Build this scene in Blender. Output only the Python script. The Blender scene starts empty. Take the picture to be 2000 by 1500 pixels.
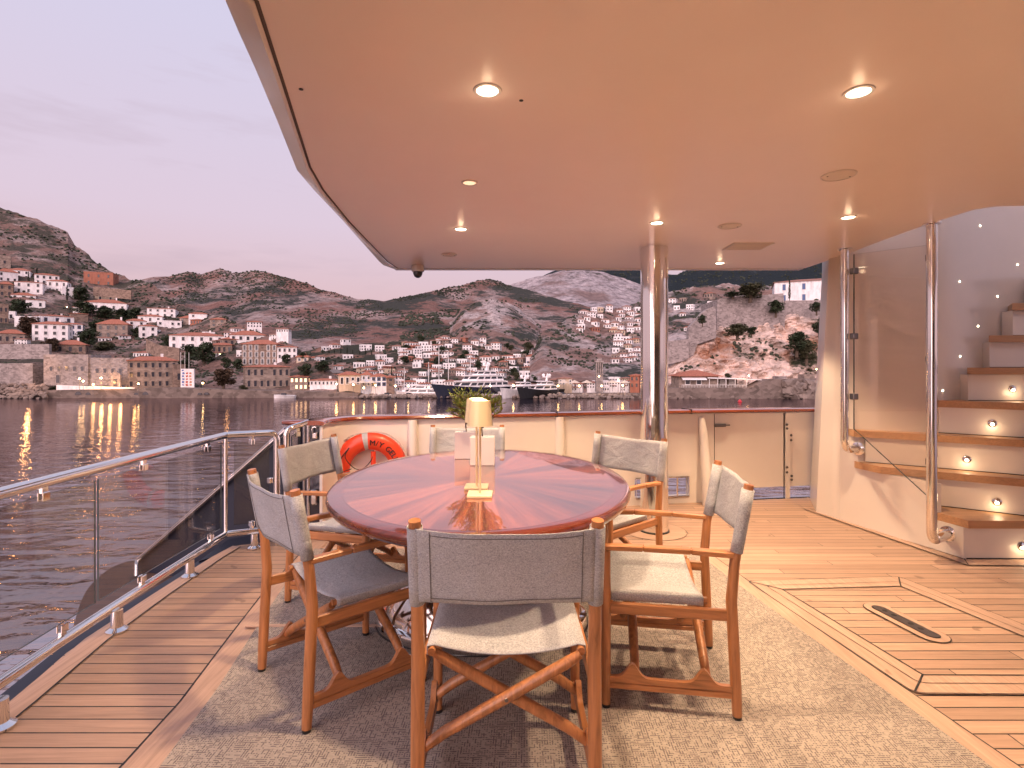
import bpy, bmesh, math, random
from mathutils import Vector, Matrix, noise, Euler
R = math.radians
rnd = random.Random(7)

# ------------------------------------------------------------------ camera, world, light, exposure
F, HY, EYE = 1060.0, 718.0, 1.36          # focal length in photo pixels, horizon row, eye height over the deck
WATER = -6.14
S = bpy.context.scene
C = S.collection
cam = bpy.data.objects.new("camera", bpy.data.cameras.new("camera"))
C.objects.link(cam)
cam.location = (0, 0, EYE); cam.rotation_euler = (R(90), 0, 0)
cam.data.sensor_width = 36; cam.data.lens = F / 2000 * 36
cam.data.shift_y = -(750 - HY) / 2000
cam.data.clip_start = 0.05; cam.data.clip_end = 6000
S.camera = cam
W = bpy.data.worlds.new("World"); S.world = W; W.use_nodes = True
S.view_settings.view_transform = 'Standard'; S.view_settings.look = 'None'
S.view_settings.exposure = 0.28; S.view_settings.gamma = 1
S.cycles.max_bounces = 8; S.cycles.transparent_max_bounces = 12
S.cycles.glossy_bounces = 5; S.cycles.diffuse_bounces = 5
S.cycles.caustics_reflective = False; S.cycles.caustics_refractive = False

def node(nt, t, inp=None, **kw):
    n = nt.nodes.new(t)
    for k, v in kw.items(): setattr(n, k, v)
    for k, v in (inp or {}).items():
        if isinstance(v, bpy.types.NodeSocket): nt.links.new(v, n.inputs[k])
        else: n.inputs[k].default_value = v
    return n
def MA(nt, op, a, b=None, c=None, clamp=False):
    n = nt.nodes.new('ShaderNodeMath'); n.operation = op; n.use_clamp = clamp
    for i, v in enumerate((a, b, c)):
        if v is None: continue
        if isinstance(v, bpy.types.NodeSocket): nt.links.new(v, n.inputs[i])
        else: n.inputs[i].default_value = v
    return n.outputs[0]
def MIX(nt, f, a, b, bt='MIX'):
    n = nt.nodes.new('ShaderNodeMix'); n.data_type = 'RGBA'; n.blend_type = bt
    for i, v in ((0, f), (6, a), (7, b)):
        if isinstance(v, bpy.types.NodeSocket): nt.links.new(v, n.inputs[i])
        elif i == 0: n.inputs[i].default_value = v
        else: n.inputs[i].default_value = (*v[:3], 1)
    return n.outputs[2]
def RAMP(nt, f, stops):
    n = nt.nodes.new('ShaderNodeValToRGB'); cr = n.color_ramp
    while len(cr.elements) < len(stops): cr.elements.new(0.5)
    for e, (p, c) in zip(cr.elements, stops):
        e.position = p; e.color = (*c[:3], 1) if hasattr(c, '__len__') else (c, c, c, 1)
    nt.links.new(f, n.inputs[0]); return n.outputs[0]
def NOISE(nt, vec, scale, detail=4, rough=0.55, dist=0.0):
    return node(nt, 'ShaderNodeTexNoise', {'Vector': vec, 'Scale': scale, 'Detail': detail, 'Roughness': rough, 'Distortion': dist}).outputs[0]
def MAP(nt, vec, scale=(1, 1, 1), rot=(0, 0, 0), loc=(0, 0, 0)):
    return node(nt, 'ShaderNodeMapping', {'Vector': vec, 'Scale': scale, 'Rotation': rot, 'Location': loc}).outputs[0]
def OBJ(nt): return node(nt, 'ShaderNodeTexCoord').outputs['Object']
def BUMP(nt, h, strength, dist):
    return node(nt, 'ShaderNodeBump', {'Height': h, 'Strength': strength, 'Distance': dist}).outputs[0]

# dusk sky: pink over the hills, lavender and blue higher up, a few thin cloud streaks
nt = W.node_tree
bg = nt.nodes['Background']
gen = node(nt, 'ShaderNodeTexCoord').outputs['Generated']
sep = node(nt, 'ShaderNodeSeparateXYZ', {0: gen})
up = sep.outputs[2]
sky = RAMP(nt, up, [(0.0, (.72, .47, .48)), (.10, (.71, .49, .52)), (.24, (.70, .57, .68)), (.5, (.64, .60, .77)), (1.0, (.48, .51, .73))])
cl = NOISE(nt, MAP(nt, gen, (1.6, 1.6, 9)), 1.6, 5, .6)
clm = MA(nt, 'MULTIPLY', RAMP(nt, cl, [(.54, 0), (.74, 1)]), .42)
sky = MIX(nt, clm, sky, (.50, .39, .47))
sky = MIX(nt, MA(nt, 'LESS_THAN', up, -0.002), sky, (.12, .09, .10))
nt.links.new(sky, bg.inputs[0]); bg.inputs[1].default_value = .88
sun = bpy.data.objects.new("sun", bpy.data.lights.new("sun", 'SUN'))
C.objects.link(sun)
sun.data.energy = 3.3; sun.data.angle = R(75); sun.data.color = (1.0, .72, .68)   # afterglow of the sun behind the yacht
sun.rotation_euler = Euler((R(63), 0, R(-16)))

# ------------------------------------------------------------------ helpers
def gp(px, py, z=0.0):
    Y = (EYE - z) * F / (py - HY); return Vector(((px - 1000) / F * Y, Y, z))
def at(px, py, Y):
    return Vector(((px - 1000) / F * Y, Y, EYE + (HY - py) / F * Y))
def lerp(a, b, t): return a + (b - a) * t
def interp(pts, u):
    if u <= pts[0][0]: return pts[0][1]
    for (a, ya), (b, yb) in zip(pts, pts[1:]):
        if u <= b: return ya + (yb - ya) * (u - a) / (b - a)
    return pts[-1][1]

class MB:
    def __init__(s): s.v = []; s.f = []; s.m = []; s.cur = 0
    def add(s, vs, fs):
        o = len(s.v); s.v += [tuple(v) for v in vs]; s.f += [tuple(i + o for i in f) for f in fs]; s.m += [s.cur] * len(fs)
        return s
    def box(s, c, d, rz=0, M=None, bev=0):
        hx, hy, hz = d[0] / 2, d[1] / 2, d[2] / 2
        if bev:
            b = min(bev, hx * .9, hy * .9, hz * .9)
            vs = []
            for sx in (-1, 1):
                for sy in (-1, 1):
                    for sz in (-1, 1):
                        vs += [Vector((sx * hx, sy * (hy - b), sz * (hz - b))), Vector((sx * (hx - b), sy * hy, sz * (hz - b))), Vector((sx * (hx - b), sy * (hy - b), sz * hz))]
            bm = bmesh.new()
            for v in vs: bm.verts.new(v)
            bmesh.ops.convex_hull(bm, input=bm.verts)
            bm.verts.index_update()
            fs = [[v.index for v in f.verts] for f in bm.faces]; vs = [v.co.copy() for v in bm.verts]; bm.free()
        else:
            vs = [Vector((x, y, z)) for x in (-hx, hx) for y in (-hy, hy) for z in (-hz, hz)]
            fs = [(0, 1, 3, 2), (4, 6, 7, 5), (0, 4, 5, 1), (2, 3, 7, 6), (0, 2, 6, 4), (1, 5, 7, 3)]
        T = Matrix.Translation(Vector(c)) @ (M if M is not None else Matrix.Rotation(rz, 4, 'Z'))
        return s.add([T @ v for v in vs], fs)
    def bar(s, a, b, w, h, up=Vector((0, 0, 1)), bev=0):
        a = Vector(a); b = Vector(b); d = b - a; L = d.length; d.normalize()
        x = d.cross(up)
        if x.length < 1e-4: x = d.cross(Vector((0, 1, 0)))
        x.normalize(); z = x.cross(d)
        M = Matrix((x, d, z)).transposed().to_4x4()
        return s.box((a + b) / 2, (w, L, h), M=M, bev=bev)
    def tube(s, pts, r, n=14, cap=True, closed=False):
        pts = [Vector(p) for p in pts]; k = len(pts)
        rs = r if hasattr(r, '__len__') else [r] * k
        vs = []; prev = None
        for i, p in enumerate(pts):
            if closed: t = (pts[(i + 1) % k] - pts[i - 1])
            elif i == 0: t = pts[1] - p
            elif i == k - 1: t = p - pts[-2]
            else: t = (pts[i + 1] - p).normalized() + (p - pts[i - 1]).normalized()
            t.normalize()
            if prev is None:
                ref = Vector((0, 0, 1)) if abs(t.z) < .9 else Vector((1, 0, 0))
                x = t.cross(ref).normalized()
            else:
                x = (prev - t * prev.dot(t)).normalized()
            prev = x; y = t.cross(x)
            for j in range(n):
                a = 2 * math.pi * j / n
                vs.append(p + (x * math.cos(a) + y * math.sin(a)) * rs[i])
        fs = []
        for i in range(k if closed else k - 1):
            i2 = (i + 1) % k
            for j in range(n):
                j2 = (j + 1) % n
                fs.append((i * n + j, i * n + j2, i2 * n + j2, i2 * n + j))
        if cap and not closed:
            fs.append(tuple(range(n))[::-1]); fs.append(tuple((k - 1) * n + j for j in range(n)))
        return s.add(vs, fs)
    def lathe(s, prof, c=(0, 0, 0), n=32, sx=1, sy=1, M=None, cap=True):
        vs = []
        for r, z in prof:
            for j in range(n):
                a = 2 * math.pi * j / n
                v = Vector((r * math.cos(a) * sx, r * math.sin(a) * sy, z))
                vs.append((M @ v if M is not None else v) + Vector(c))
        fs = []
        for i in range(len(prof) - 1):
            for j in range(n):
                j2 = (j + 1) % n
                fs.append((i * n + j, i * n + j2, (i + 1) * n + j2, (i + 1) * n + j))
        if cap:
            fs.append(tuple(range(n))[::-1]); k = len(prof) - 1; fs.append(tuple(k * n + j for j in range(n)))
        return s.add(vs, fs)
    def prism(s, poly, z0, z1):
        n = len(poly)
        vs = [(p[0], p[1], z0) for p in poly] + [(p[0], p[1], z1) for p in poly]
        fs = [tuple(range(n))[::-1], tuple(range(n, 2 * n))]
        for i in range(n): fs.append((i, (i + 1) % n, n + (i + 1) % n, n + i))
        return s.add(vs, fs)
    def strip(s, A, B, z0=None, z1=None):
        """flat or solid band between two polylines of equal length"""
        n = len(A)
        if z1 is None:
            vs = [Vector((p[0], p[1], z0)) for p in A] + [Vector((p[0], p[1], z0)) for p in B]
            return s.add(vs, [(i, i + 1, n + i + 1, n + i) for i in range(n - 1)])
        vs = [Vector((p[0], p[1], z)) for z in (z0, z1) for P in (A, B) for p in P]
        fs = []
        for i in range(n - 1):
            fs += [(i, n + i, n + i + 1, i + 1), (2 * n + i, 2 * n + i + 1, 3 * n + i + 1, 3 * n + i),
                   (i, i + 1, 2 * n + i + 1, 2 * n + i), (n + i, 3 * n + i, 3 * n + i + 1, n + i + 1)]
        fs += [(0, 2 * n, 3 * n, n), (n - 1, 2 * n - 1, 4 * n - 1, 3 * n - 1)]
        return s.add(vs, fs)
    def build(s, name, mats, parent=None, smooth=False, fixn=True, **kw):
        me = bpy.data.meshes.new(name); me.from_pydata(s.v, [], s.f); me.update()
        for m in (mats if isinstance(mats, (list, tuple)) else [mats]): me.materials.append(m)
        me.polygons.foreach_set('material_index', s.m)
        if fixn:
            bm = bmesh.new(); bm.from_mesh(me); bmesh.ops.recalc_face_normals(bm, faces=bm.faces); bm.to_mesh(me); bm.free()
        if smooth:
            me.polygons.foreach_set('use_smooth', [True] * len(me.polygons))
            me.set_sharp_from_angle(angle=R(smooth if smooth is not True else 40))
        o = bpy.data.objects.new(name, me); C.objects.link(o)
        if parent is not None: o.parent = parent
        for k, v in kw.items(): o[k] = v
        return o
def empty(name, loc=(0, 0, 0), rz=0):
    o = bpy.data.objects.new(name, None); C.objects.link(o); o.location = loc; o.rotation_euler = (0, 0, rz); o.empty_display_size = .1
    return o
def tag(o, label, cat, group=None):
    o['label'] = label; o['category'] = cat
    if group: o['group'] = group
    return o
def struct(o): o['kind'] = 'structure'; return o
def copy_tree(o, parent=None):
    c = o.copy(); C.objects.link(c); c.parent = parent
    for ch in list(o.children): copy_tree(ch, c)
    return c
def smoothline(pts, k=6, closed=False):
    """Catmull-Rom through points"""
    pts = [Vector(p) for p in pts]; n = len(pts); out = []
    rng = range(n if closed else n - 1)
    for i in rng:
        g = lambda j: pts[j % n] if closed else pts[max(0, min(n - 1, j))]
        p0, p1, p2, p3 = g(i - 1), g(i), g(i + 1), g(i + 2)
        for q in range(k):
            t = q / k
            out.append(.5 * ((2 * p1) + (p2 - p0) * t + (2 * p0 - 5 * p1 + 4 * p2 - p3) * t * t + (3 * p1 - p0 - 3 * p2 + p3) * t ** 3))
    if not closed: out.append(pts[-1])
    return out
def bendline(pts, r, k=6):
    """polyline with rounded corners"""
    pts = [Vector(p) for p in pts]; out = [pts[0]]
    for a, b, c in zip(pts, pts[1:], pts[2:]):
        u = (a - b).normalized(); v = (c - b).normalized(); rr = min(r, (a - b).length * .49, (c - b).length * .49)
        for q in range(k + 1):
            t = q / k; out.append((b + u * rr) * (1 - t) ** 2 + b * 2 * t * (1 - t) + (b + v * rr) * t * t)
    out.append(pts[-1]); return out

# ------------------------------------------------------------------ materials
def mk(name, col=(.5, .5, .5), rough=.5, metal=0, coat=0, spec=.5):
    m = bpy.data.materials.new(name); m.use_nodes = True; nt = m.node_tree; b = nt.nodes['Principled BSDF']
    b.inputs['Base Color'].default_value = (*col, 1); b.inputs['Roughness'].default_value = rough
    b.inputs['Metallic'].default_value = metal; b.inputs['Coat Weight'].default_value = coat
    b.inputs['Coat Roughness'].default_value = .05; b.inputs['Specular IOR Level'].default_value = spec
    return m, nt, b
def lk(nt, a, b): nt.links.new(a, b)

def teak(name, base, planks=None, grain_axis='x', joints=True, rough=.55):
    m, nt, b = mk(name, rough=rough, spec=.35)
    o = OBJ(nt); s = node(nt, 'ShaderNodeSeparateXYZ', {0: o}); X, Y = s.outputs[0], s.outputs[1]
    dark = tuple(c * .74 for c in base); light = tuple(min(1, c * 1.22) for c in base)
    gs = (2.2, 60, 60) if grain_axis == 'x' else (60, 2.2, 60)
    if planks:
        q = MA(nt, 'ADD', MA(nt, 'DIVIDE', Y, planks), 200.37)
        idx = MA(nt, 'FLOOR', q); fr = MA(nt, 'FRACT', q)
        rv = node(nt, 'ShaderNodeTexWhiteNoise', {'W': idx}, noise_dimensions='1D')
        rr = rv.outputs['Value']
        line = MA(nt, 'LESS_THAN', fr, .08)
        # butt joints
        jx = MA(nt, 'ADD', MA(nt, 'DIVIDE', X, 1.75), MA(nt, 'MULTIPLY', MA(nt, 'FRACT', MA(nt, 'MULTIPLY', idx, .382)), 1.0))
        jx = MA(nt, 'ADD', jx, 50)
        pid = MA(nt, 'ADD', MA(nt, 'MULTIPLY', idx, 17.3), MA(nt, 'FLOOR', jx) if joints else 0.0)
        rr = node(nt, 'ShaderNodeTexWhiteNoise', {'W': pid}, noise_dimensions='1D').outputs['Value']
        if joints:
            j = MA(nt, 'LESS_THAN', MA(nt, 'FRACT', jx), .0026)
            line = MA(nt, 'MAXIMUM', line, j)
        vec = node(nt, 'ShaderNodeCombineXYZ', {0: MA(nt, 'ADD', X, MA(nt, 'MULTIPLY', rr, 9)), 1: Y, 2: MA(nt, 'MULTIPLY', rr, 3)}).outputs[0]
    else:
        rr = None; vec = o
    g = NOISE(nt, MAP(nt, vec, gs), 1.0, 6, .65, .6)
    g2 = NOISE(nt, MAP(nt, vec, tuple(v * 3.1 for v in gs)), 1.0, 3, .6)
    col = RAMP(nt, MA(nt, 'ADD', MA(nt, 'MULTIPLY', g, .7), MA(nt, 'MULTIPLY', g2, .3)), [(.3, dark), (.5, base), (.72, light)])
    if rr is not None:
        v = MA(nt, 'ADD', .82, MA(nt, 'MULTIPLY', rr, .32))
        col = MIX(nt, 1.0, col, node(nt, 'ShaderNodeCombineXYZ', {0: v, 1: v, 2: v}).outputs[0], 'MULTIPLY')
    # damp spots and foot traffic
    st = NOISE(nt, o, 1.7, 5, .6); col = MIX(nt, RAMP(nt, st, [(.5, 0), (.75, .28)]), col, tuple(c * .55 for c in base))
    ss = RAMP(nt, NOISE(nt, o, 5.5, 2, .5, .2), [(.70, 0), (.725, .5)]); col = MIX(nt, ss, col, tuple(c * .35 for c in base))
    h = g
    if planks:
        col = MIX(nt, line, col, (.012, .011, .011))
        h = MA(nt, 'SUBTRACT', MA(nt, 'MULTIPLY', g, .25), line)
        lk(nt, MA(nt, 'SUBTRACT', rough, MA(nt, 'MULTIPLY', line, .2)), b.inputs['Roughness'])
    lk(nt, col, b.inputs['Base Color']); lk(nt, BUMP(nt, h, .35, .002), b.inputs['Normal'])
    return m
TK = (.43, .28, .20)
m_deck = teak('teak_deck_planks', TK, .0785)
m_deckL = teak('teak_side_planks', TK, .0785, joints=False)
m_margin = teak('teak_margin_board', (.46, .305, .225), None, 'y')
m_marginx = teak('teak_margin_board_across', (.46, .305, .225), None, 'x')
m_step = teak('teak_stair_tread', (.46, .26, .14), None, 'x', rough=.4)
m_caulk, _, _ = mk('black_caulk', (.012, .011, .011), .5)

def wood(name, base, rough=.38, coat=.25, axis='z', sc=1):
    m, nt, b = mk(name, rough=rough, coat=coat)
    o = OBJ(nt); s = {'z': (45, 45, 4), 'y': (45, 4, 45), 'x': (4, 45, 45)}[axis]
    g = NOISE(nt, MAP(nt, o, tuple(v * sc for v in s)), 1, 6, .6, .8)
    g2 = NOISE(nt, o, 3, 2)
    f = MA(nt, 'ADD', MA(nt, 'MULTIPLY', g, .75), MA(nt, 'MULTIPLY', g2, .25))
    lk(nt, RAMP(nt, f, [(.32, tuple(c * .5 for c in base)), (.5, base), (.68, tuple(min(1, c * 1.35) for c in base))]), b.inputs['Base Color'])
    lk(nt, BUMP(nt, g, .12, .002), b.inputs['Normal'])
    lk(nt, MA(nt, 'ADD', rough - .1, MA(nt, 'MULTIPLY', g, .25)), b.inputs['Roughness'])
    return m
CW = (.41, .165, .06)
m_cwood = wood('chair_teak', CW); m_cwoody = wood('chair_teak_long', CW, axis='y')
m_maho = wood('varnished_mahogany', (.13, .022, .009), .18, 1.0, 'x', .6)
m_mahoc = wood('varnished_cap_rail', (.24, .05, .018), .18, 1.0, 'x', .4)

def paint(name, col, rough=.3, coat=.3, var=.03):
    m, nt, b = mk(name, col, rough, 0, coat)
    o = OBJ(nt); n = NOISE(nt, o, 2.3, 5, .6)
    lk(nt, RAMP(nt, n, [(.3, tuple(c * (1 - var) for c in col)), (.7, tuple(min(1, c * (1 + var)) for c in col))]), b.inputs['Base Color'])
    lk(nt, MA(nt, 'ADD', rough - .05, MA(nt, 'MULTIPLY', NOISE(nt, o, 9, 4), .1)), b.inputs['Roughness'])
    lk(nt, BUMP(nt, NOISE(nt, o, 1.4, 2), .05, .02), b.inputs['Normal'])
    return m
m_white = paint('cream_white_paint', (.72, .66, .61), .3, .35)
m_ceil = paint('ceiling_paint', (.94, .83, .78), .4, .5, .015)
m_navy = paint('navy_hull_paint', (.010, .013, .030), .12, 1.0)
m_ceil.node_tree.nodes['Principled BSDF'].inputs['Coat Roughness'].default_value = .24
m_grey = paint('speaker_grille', (.74, .68, .63), .5, 0)
m_dark = paint('black_plastic', (.012, .012, .013), .35, 0)
m_navyd = paint('matt_navy_paint', (.010, .013, .028), .5, 0)
m_gun, _, _ = mk('dark_metal_plate', (.16, .15, .15), .35, .9)
m_ceramic = paint('white_ceramic', (.72, .68, .66), .35, .2)

m_chrome, nt, b = mk('polished_steel', (.80, .78, .76), .07, 1)
o = OBJ(nt); lk(nt, MA(nt, 'ADD', .035, MA(nt, 'MULTIPLY', NOISE(nt, o, 14, 5, .65), .10)), b.inputs['Roughness'])

def glassmat(name, tint, mixf):
    m = bpy.data.materials.new(name); m.use_nodes = True; nt = m.node_tree
    for n in list(nt.nodes): nt.nodes.remove(n)
    out = node(nt, 'ShaderNodeOutputMaterial')
    tr = node(nt, 'ShaderNodeBsdfTransparent', {0: (*tint, 1)}); gl = node(nt, 'ShaderNodeBsdfGlossy', {'Color': (1, 1, 1, 1), 'Roughness': .01})
    fc = node(nt, 'ShaderNodeLayerWeight', {'Blend': .5}).outputs['Facing']
    fr = MA(nt, 'ADD', .04, MA(nt, 'MULTIPLY', MA(nt, 'POWER', fc, 5.0), .96))
    mx = node(nt, 'ShaderNodeMixShader', {0: MA(nt, 'MULTIPLY', fr, mixf, clamp=True), 1: tr.outputs[0], 2: gl.outputs[0]})
    lk(nt, mx.outputs[0], out.inputs[0]); return m
m_glass = glassmat('clear_rail_glass', (.80, .79, .78), 1.0)
m_glass2 = glassmat('stair_screen_glass', (.97, .95, .93), 1.0)
m_edge, _, _ = mk('glass_edge', (.03, .05, .05), .1)
m_bulb, nt, b = mk('lit_lens', (1, 1, 1), .5); b.inputs['Emission Color'].default_value = (1, .86, .62, 1); b.inputs['Emission Strength'].default_value = 9
m_dim, nt, b = mk('dim_lens', (.8, .7, .6), .5); b.inputs['Emission Color'].default_value = (1, .72, .45, 1); b.inputs['Emission Strength'].default_value = .9
m_lampglow, nt, b = mk('lamp_diffuser', (1, .9, .7), .5); b.inputs['Emission Color'].default_value = (1, .72, .36, 1); b.inputs['Emission Strength'].default_value = 4
m_street, nt, b = mk('street_lamp_glow', (1, .9, .7), .5); b.inputs['Emission Color'].default_value = (1, .62, .24, 1); b.inputs['Emission Strength'].default_value = 34
m_litwin, nt, b = mk('lit_window', (1, .8, .5), .5); b.inputs['Emission Color'].default_value = (1, .6, .28, 1); b.inputs['Emission Strength'].default_value = 1.6

def linen(name, base, sc=900):
    m, nt, b = mk(name, base, .95, spec=.15)
    o = OBJ(nt)
    a = NOISE(nt, MAP(nt, o, (sc * .8, sc * .8, sc * .09)), 1, 2, .5); c = NOISE(nt, MAP(nt, o, (sc * .09, sc * .09, sc * .8)), 1, 2, .5)
    d = NOISE(nt, o, 220, 3, .6)
    f = MA(nt, 'ADD', MA(nt, 'MULTIPLY', a, .4), MA(nt, 'ADD', MA(nt, 'MULTIPLY', c, .35), MA(nt, 'MULTIPLY', d, .25)))
    big = NOISE(nt, o, 6, 3)
    f = MA(nt, 'ADD', f, MA(nt, 'MULTIPLY', MA(nt, 'SUBTRACT', big, .5), .12))
    lk(nt, RAMP(nt, f, [(.36, tuple(c * .5 for c in base)), (.5, base), (.64, tuple(min(1, c * 1.5) for c in base))]), b.inputs['Base Color'])
    h = MA(nt, 'ADD', f, MA(nt, 'MULTIPLY', NOISE(nt, MAP(nt, o, (1, 1, 1.8)), 8, 3, .5, .8), 9))
    lk(nt, BUMP(nt, h, .35, .003), b.inputs['Normal'])
    b.inputs['Sheen Weight'].default_value = .15
    return m
m_linen = linen('grey_linen', (.385, .385, .405), 1400)
m_seam, _, _ = mk('linen_stitching', (.13, .115, .11), .9)

# woven rug: short yarns lying both ways
m_rug, nt, b = mk('woven_rug', rough=.95, spec=.1)
o = MAP(nt, OBJ(nt), rot=(0, 0, R(1.5))); s = node(nt, 'ShaderNodeSeparateXYZ', {0: o})
def cells(cx, cy, sh):
    iy = MA(nt, 'FLOOR', MA(nt, 'DIVIDE', s.outputs[1], cy))
    ix = MA(nt, 'FLOOR', MA(nt, 'DIVIDE', MA(nt, 'ADD', s.outputs[0], MA(nt, 'MULTIPLY', iy, sh)), cx))
    return node(nt, 'ShaderNodeTexWhiteNoise', {0: node(nt, 'ShaderNodeCombineXYZ', {0: ix, 1: iy}).outputs[0]}, noise_dimensions='2D').outputs['Value']
fy = MA(nt, 'FRACT', MA(nt, 'DIVIDE', s.outputs[1], .0092)); fx = MA(nt, 'FRACT', MA(nt, 'DIVIDE', s.outputs[0], .0092))
ra = cells(.0184, .0092, .0118); rc = cells(.0092, .0184, 0.0); blk = cells(.0736, .0368, .0)
sq = MA(nt, 'MULTIPLY', MA(nt, 'MULTIPLY', MA(nt, 'LESS_THAN', fy, .5), MA(nt, 'LESS_THAN', fx, .6)), MA(nt, 'LESS_THAN', cells(.0092, .0092, 0.0), MA(nt, 'ADD', .38, MA(nt, 'MULTIPLY', blk, .4))))
thr = MA(nt, 'ADD', .05, MA(nt, 'MULTIPLY', blk, .30))
mh = MA(nt, 'MULTIPLY', MA(nt, 'LESS_THAN', fy, .46), MA(nt, 'LESS_THAN', ra, thr))
mv = MA(nt, 'MULTIPLY', MA(nt, 'LESS_THAN', fx, .42), MA(nt, 'LESS_THAN', rc, MA(nt, 'SUBTRACT', .42, thr)))
dkm = MA(nt, 'MAXIMUM', MA(nt, 'MAXIMUM', mh, mv), sq)
yarn = NOISE(nt, MAP(nt, o, (70, 260, 1)), 1, 3)
lite = RAMP(nt, yarn, [(.3, (.30, .26, .225)), (.7, (.45, .39, .34))])
dark = RAMP(nt, yarn, [(.3, (.11, .09, .09)), (.7, (.24, .205, .20))])
lk(nt, MIX(nt, dkm, lite, dark), b.inputs['Base Color']); v = MA(nt, 'SUBTRACT', yarn, dkm)
lk(nt, BUMP(nt, v, .6, .004), b.inputs['Normal'])

# starburst veneer
m_ven, nt, b = mk('starburst_veneer', rough=.25, coat=1.0); b.inputs['Coat Roughness'].default_value = .02; b.inputs['Coat IOR'].default_value = 1.6
o = OBJ(nt); s = node(nt, 'ShaderNodeSeparateXYZ', {0: o})
th = MA(nt, 'ARCTAN2', MA(nt, 'DIVIDE', s.outputs[1], 1.015), MA(nt, 'DIVIDE', s.outputs[0], .7525))
rr = node(nt, 'ShaderNodeVectorMath', {0: o}, operation='LENGTH').outputs['Value']
wd = MA(nt, 'MULTIPLY', th, 20 / (2 * math.pi)); wi = MA(nt, 'FLOOR', wd)
wr = node(nt, 'ShaderNodeTexWhiteNoise', {'W': wi}, noise_dimensions='1D').outputs['Value']
g = NOISE(nt, node(nt, 'ShaderNodeCombineXYZ', {0: MA(nt, 'MULTIPLY', th, 9), 1: MA(nt, 'MULTIPLY', rr, .55), 2: wi}).outputs[0], 1.6, 6, .62, .9)
g2 = NOISE(nt, node(nt, 'ShaderNodeCombineXYZ', {0: MA(nt, 'MULTIPLY', th, 60), 1: MA(nt, 'MULTIPLY', rr, 2.5), 2: wi}).outputs[0], 1.5, 4, .6)
v = MA(nt, 'ADD', MA(nt, 'ADD', MA(nt, 'MULTIPLY', g, .62), MA(nt, 'MULTIPLY', g2, .20)), MA(nt, 'MULTIPLY', wr, .20))
lk(nt, RAMP(nt, v, [(.35, (.055, .016, .012)), (.47, (.15, .038, .022)), (.59, (.32, .085, .04)), (.74, (.48, .155, .07))]), b.inputs['Base Color'])

def leafmat(name, base, sc=1.0):
    m, nt, b = mk(name, base, .7, spec=.25)
    o = OBJ(nt); n = NOISE(nt, o, sc, 4, .6); 
    lk(nt, RAMP(nt, n, [(.3, tuple(c * .55 for c in base)), (.5, base), (.7, tuple(c * 1.6 for c in base))]), b.inputs['Base Color'])
    return m
m_tree = leafmat('dark_tree_leaves', (.040, .055, .028), .5)
m_tree2 = leafmat('olive_tree_leaves', (.075, .075, .040), .5)
m_cyp = leafmat('cypress_leaves', (.022, .036, .020), .5)
m_bronze = leafmat('rusty_tree_leaves', (.085, .055, .035), .5)
m_scrub = leafmat('scrub_leaves', (.042, .050, .032), .02)
m_trunk, _, _ = mk('tree_bark', (.10, .07, .05), .9)
m_olive = leafmat('olive_leaves', (.20, .25, .06), 30)

def rocky(name, rock, soil, green, gs=.012, rs=.02, gthr=.52, sthr=.5, fine=.35, dk=.32):
    m, nt, b = mk(name, rock, .95, spec=.1)
    o = OBJ(nt)
    n1 = NOISE(nt, o, rs, 7, .62); n2 = NOISE(nt, MAP(nt, o, (1, 1, 1.6), loc=(31, 7, 3)), gs, 8, .68); n3 = NOISE(nt, o, fine, 5, .7)
    rk = RAMP(nt, n3, [(.30, tuple(c * dk for c in rock)), (.48, rock), (.66, tuple(min(1, c * 1.65) for c in rock))])
    so = RAMP(nt, n3, [(.3, tuple(c * .6 for c in soil)), (.7, tuple(c * 1.3 for c in soil))])
    col = MIX(nt, RAMP(nt, n1, [(sthr - .06, 0), (sthr + .05, 1)]), rk, so)
    gm = RAMP(nt, MA(nt, 'ADD', n2, MA(nt, 'MULTIPLY', MA(nt, 'SUBTRACT', n3, .5), .35)), [(gthr - .02, 0), (gthr + .05, 1)])
    col = MIX(nt, gm, col, green)
    lk(nt, col, b.inputs['Base Color'])
    return m, nt, b, n3
def rockyb(*a, bd=2.0, **k):
    m, nt, b, h = rocky(*a, **k); lk(nt, BUMP(nt, h, .9, bd), b.inputs['Normal']); return m
GREEN = (.040, .046, .036)
m_h_left = rockyb('left_hill_ground', (.31, .24, .22), (.24, .15, .125), (.085, .075, .06), gs=.05, rs=.045, gthr=.50, fine=.42, bd=2.5)
m_h_far = rockyb('far_mountain_ground', (.34, .265, .25), (.27, .15, .125), (.06, .062, .055), gs=.013, rs=.014, gthr=.50, fine=.13, bd=8)
m_h_grey = rockyb('grey_mountain_ground', (.36, .31, .32), (.25, .18, .17), (.10, .09, .085), gs=.012, rs=.01, gthr=.60, sthr=.60, fine=.09, bd=10)
m_h_wood = rockyb('wooded_mountain_ground', (.035, .045, .05), (.04, .045, .05), (.022, .030, .035), gs=.02, rs=.02, gthr=.40, fine=.15, bd=8)
m_h_crag = rockyb('crag_ground', (.38, .32, .31), (.26, .165, .14), (.055, .058, .05), gs=.035, rs=.03, gthr=.52, sthr=.50, fine=.25, bd=3)
m_h_town = rockyb('village_ground', (.30, .20, .17), (.28, .15, .11), (.045, .046, .034), gs=.05, rs=.04, gthr=.47, fine=.3, bd=2)
m_h_cliff = rockyb('cliff_ground', (.56, .43, .37), (.42, .21, .13), (.055, .058, .036), gs=.06, rs=.07, gthr=.57, sthr=.60, fine=.32, bd=1.1, dk=.5)

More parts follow.
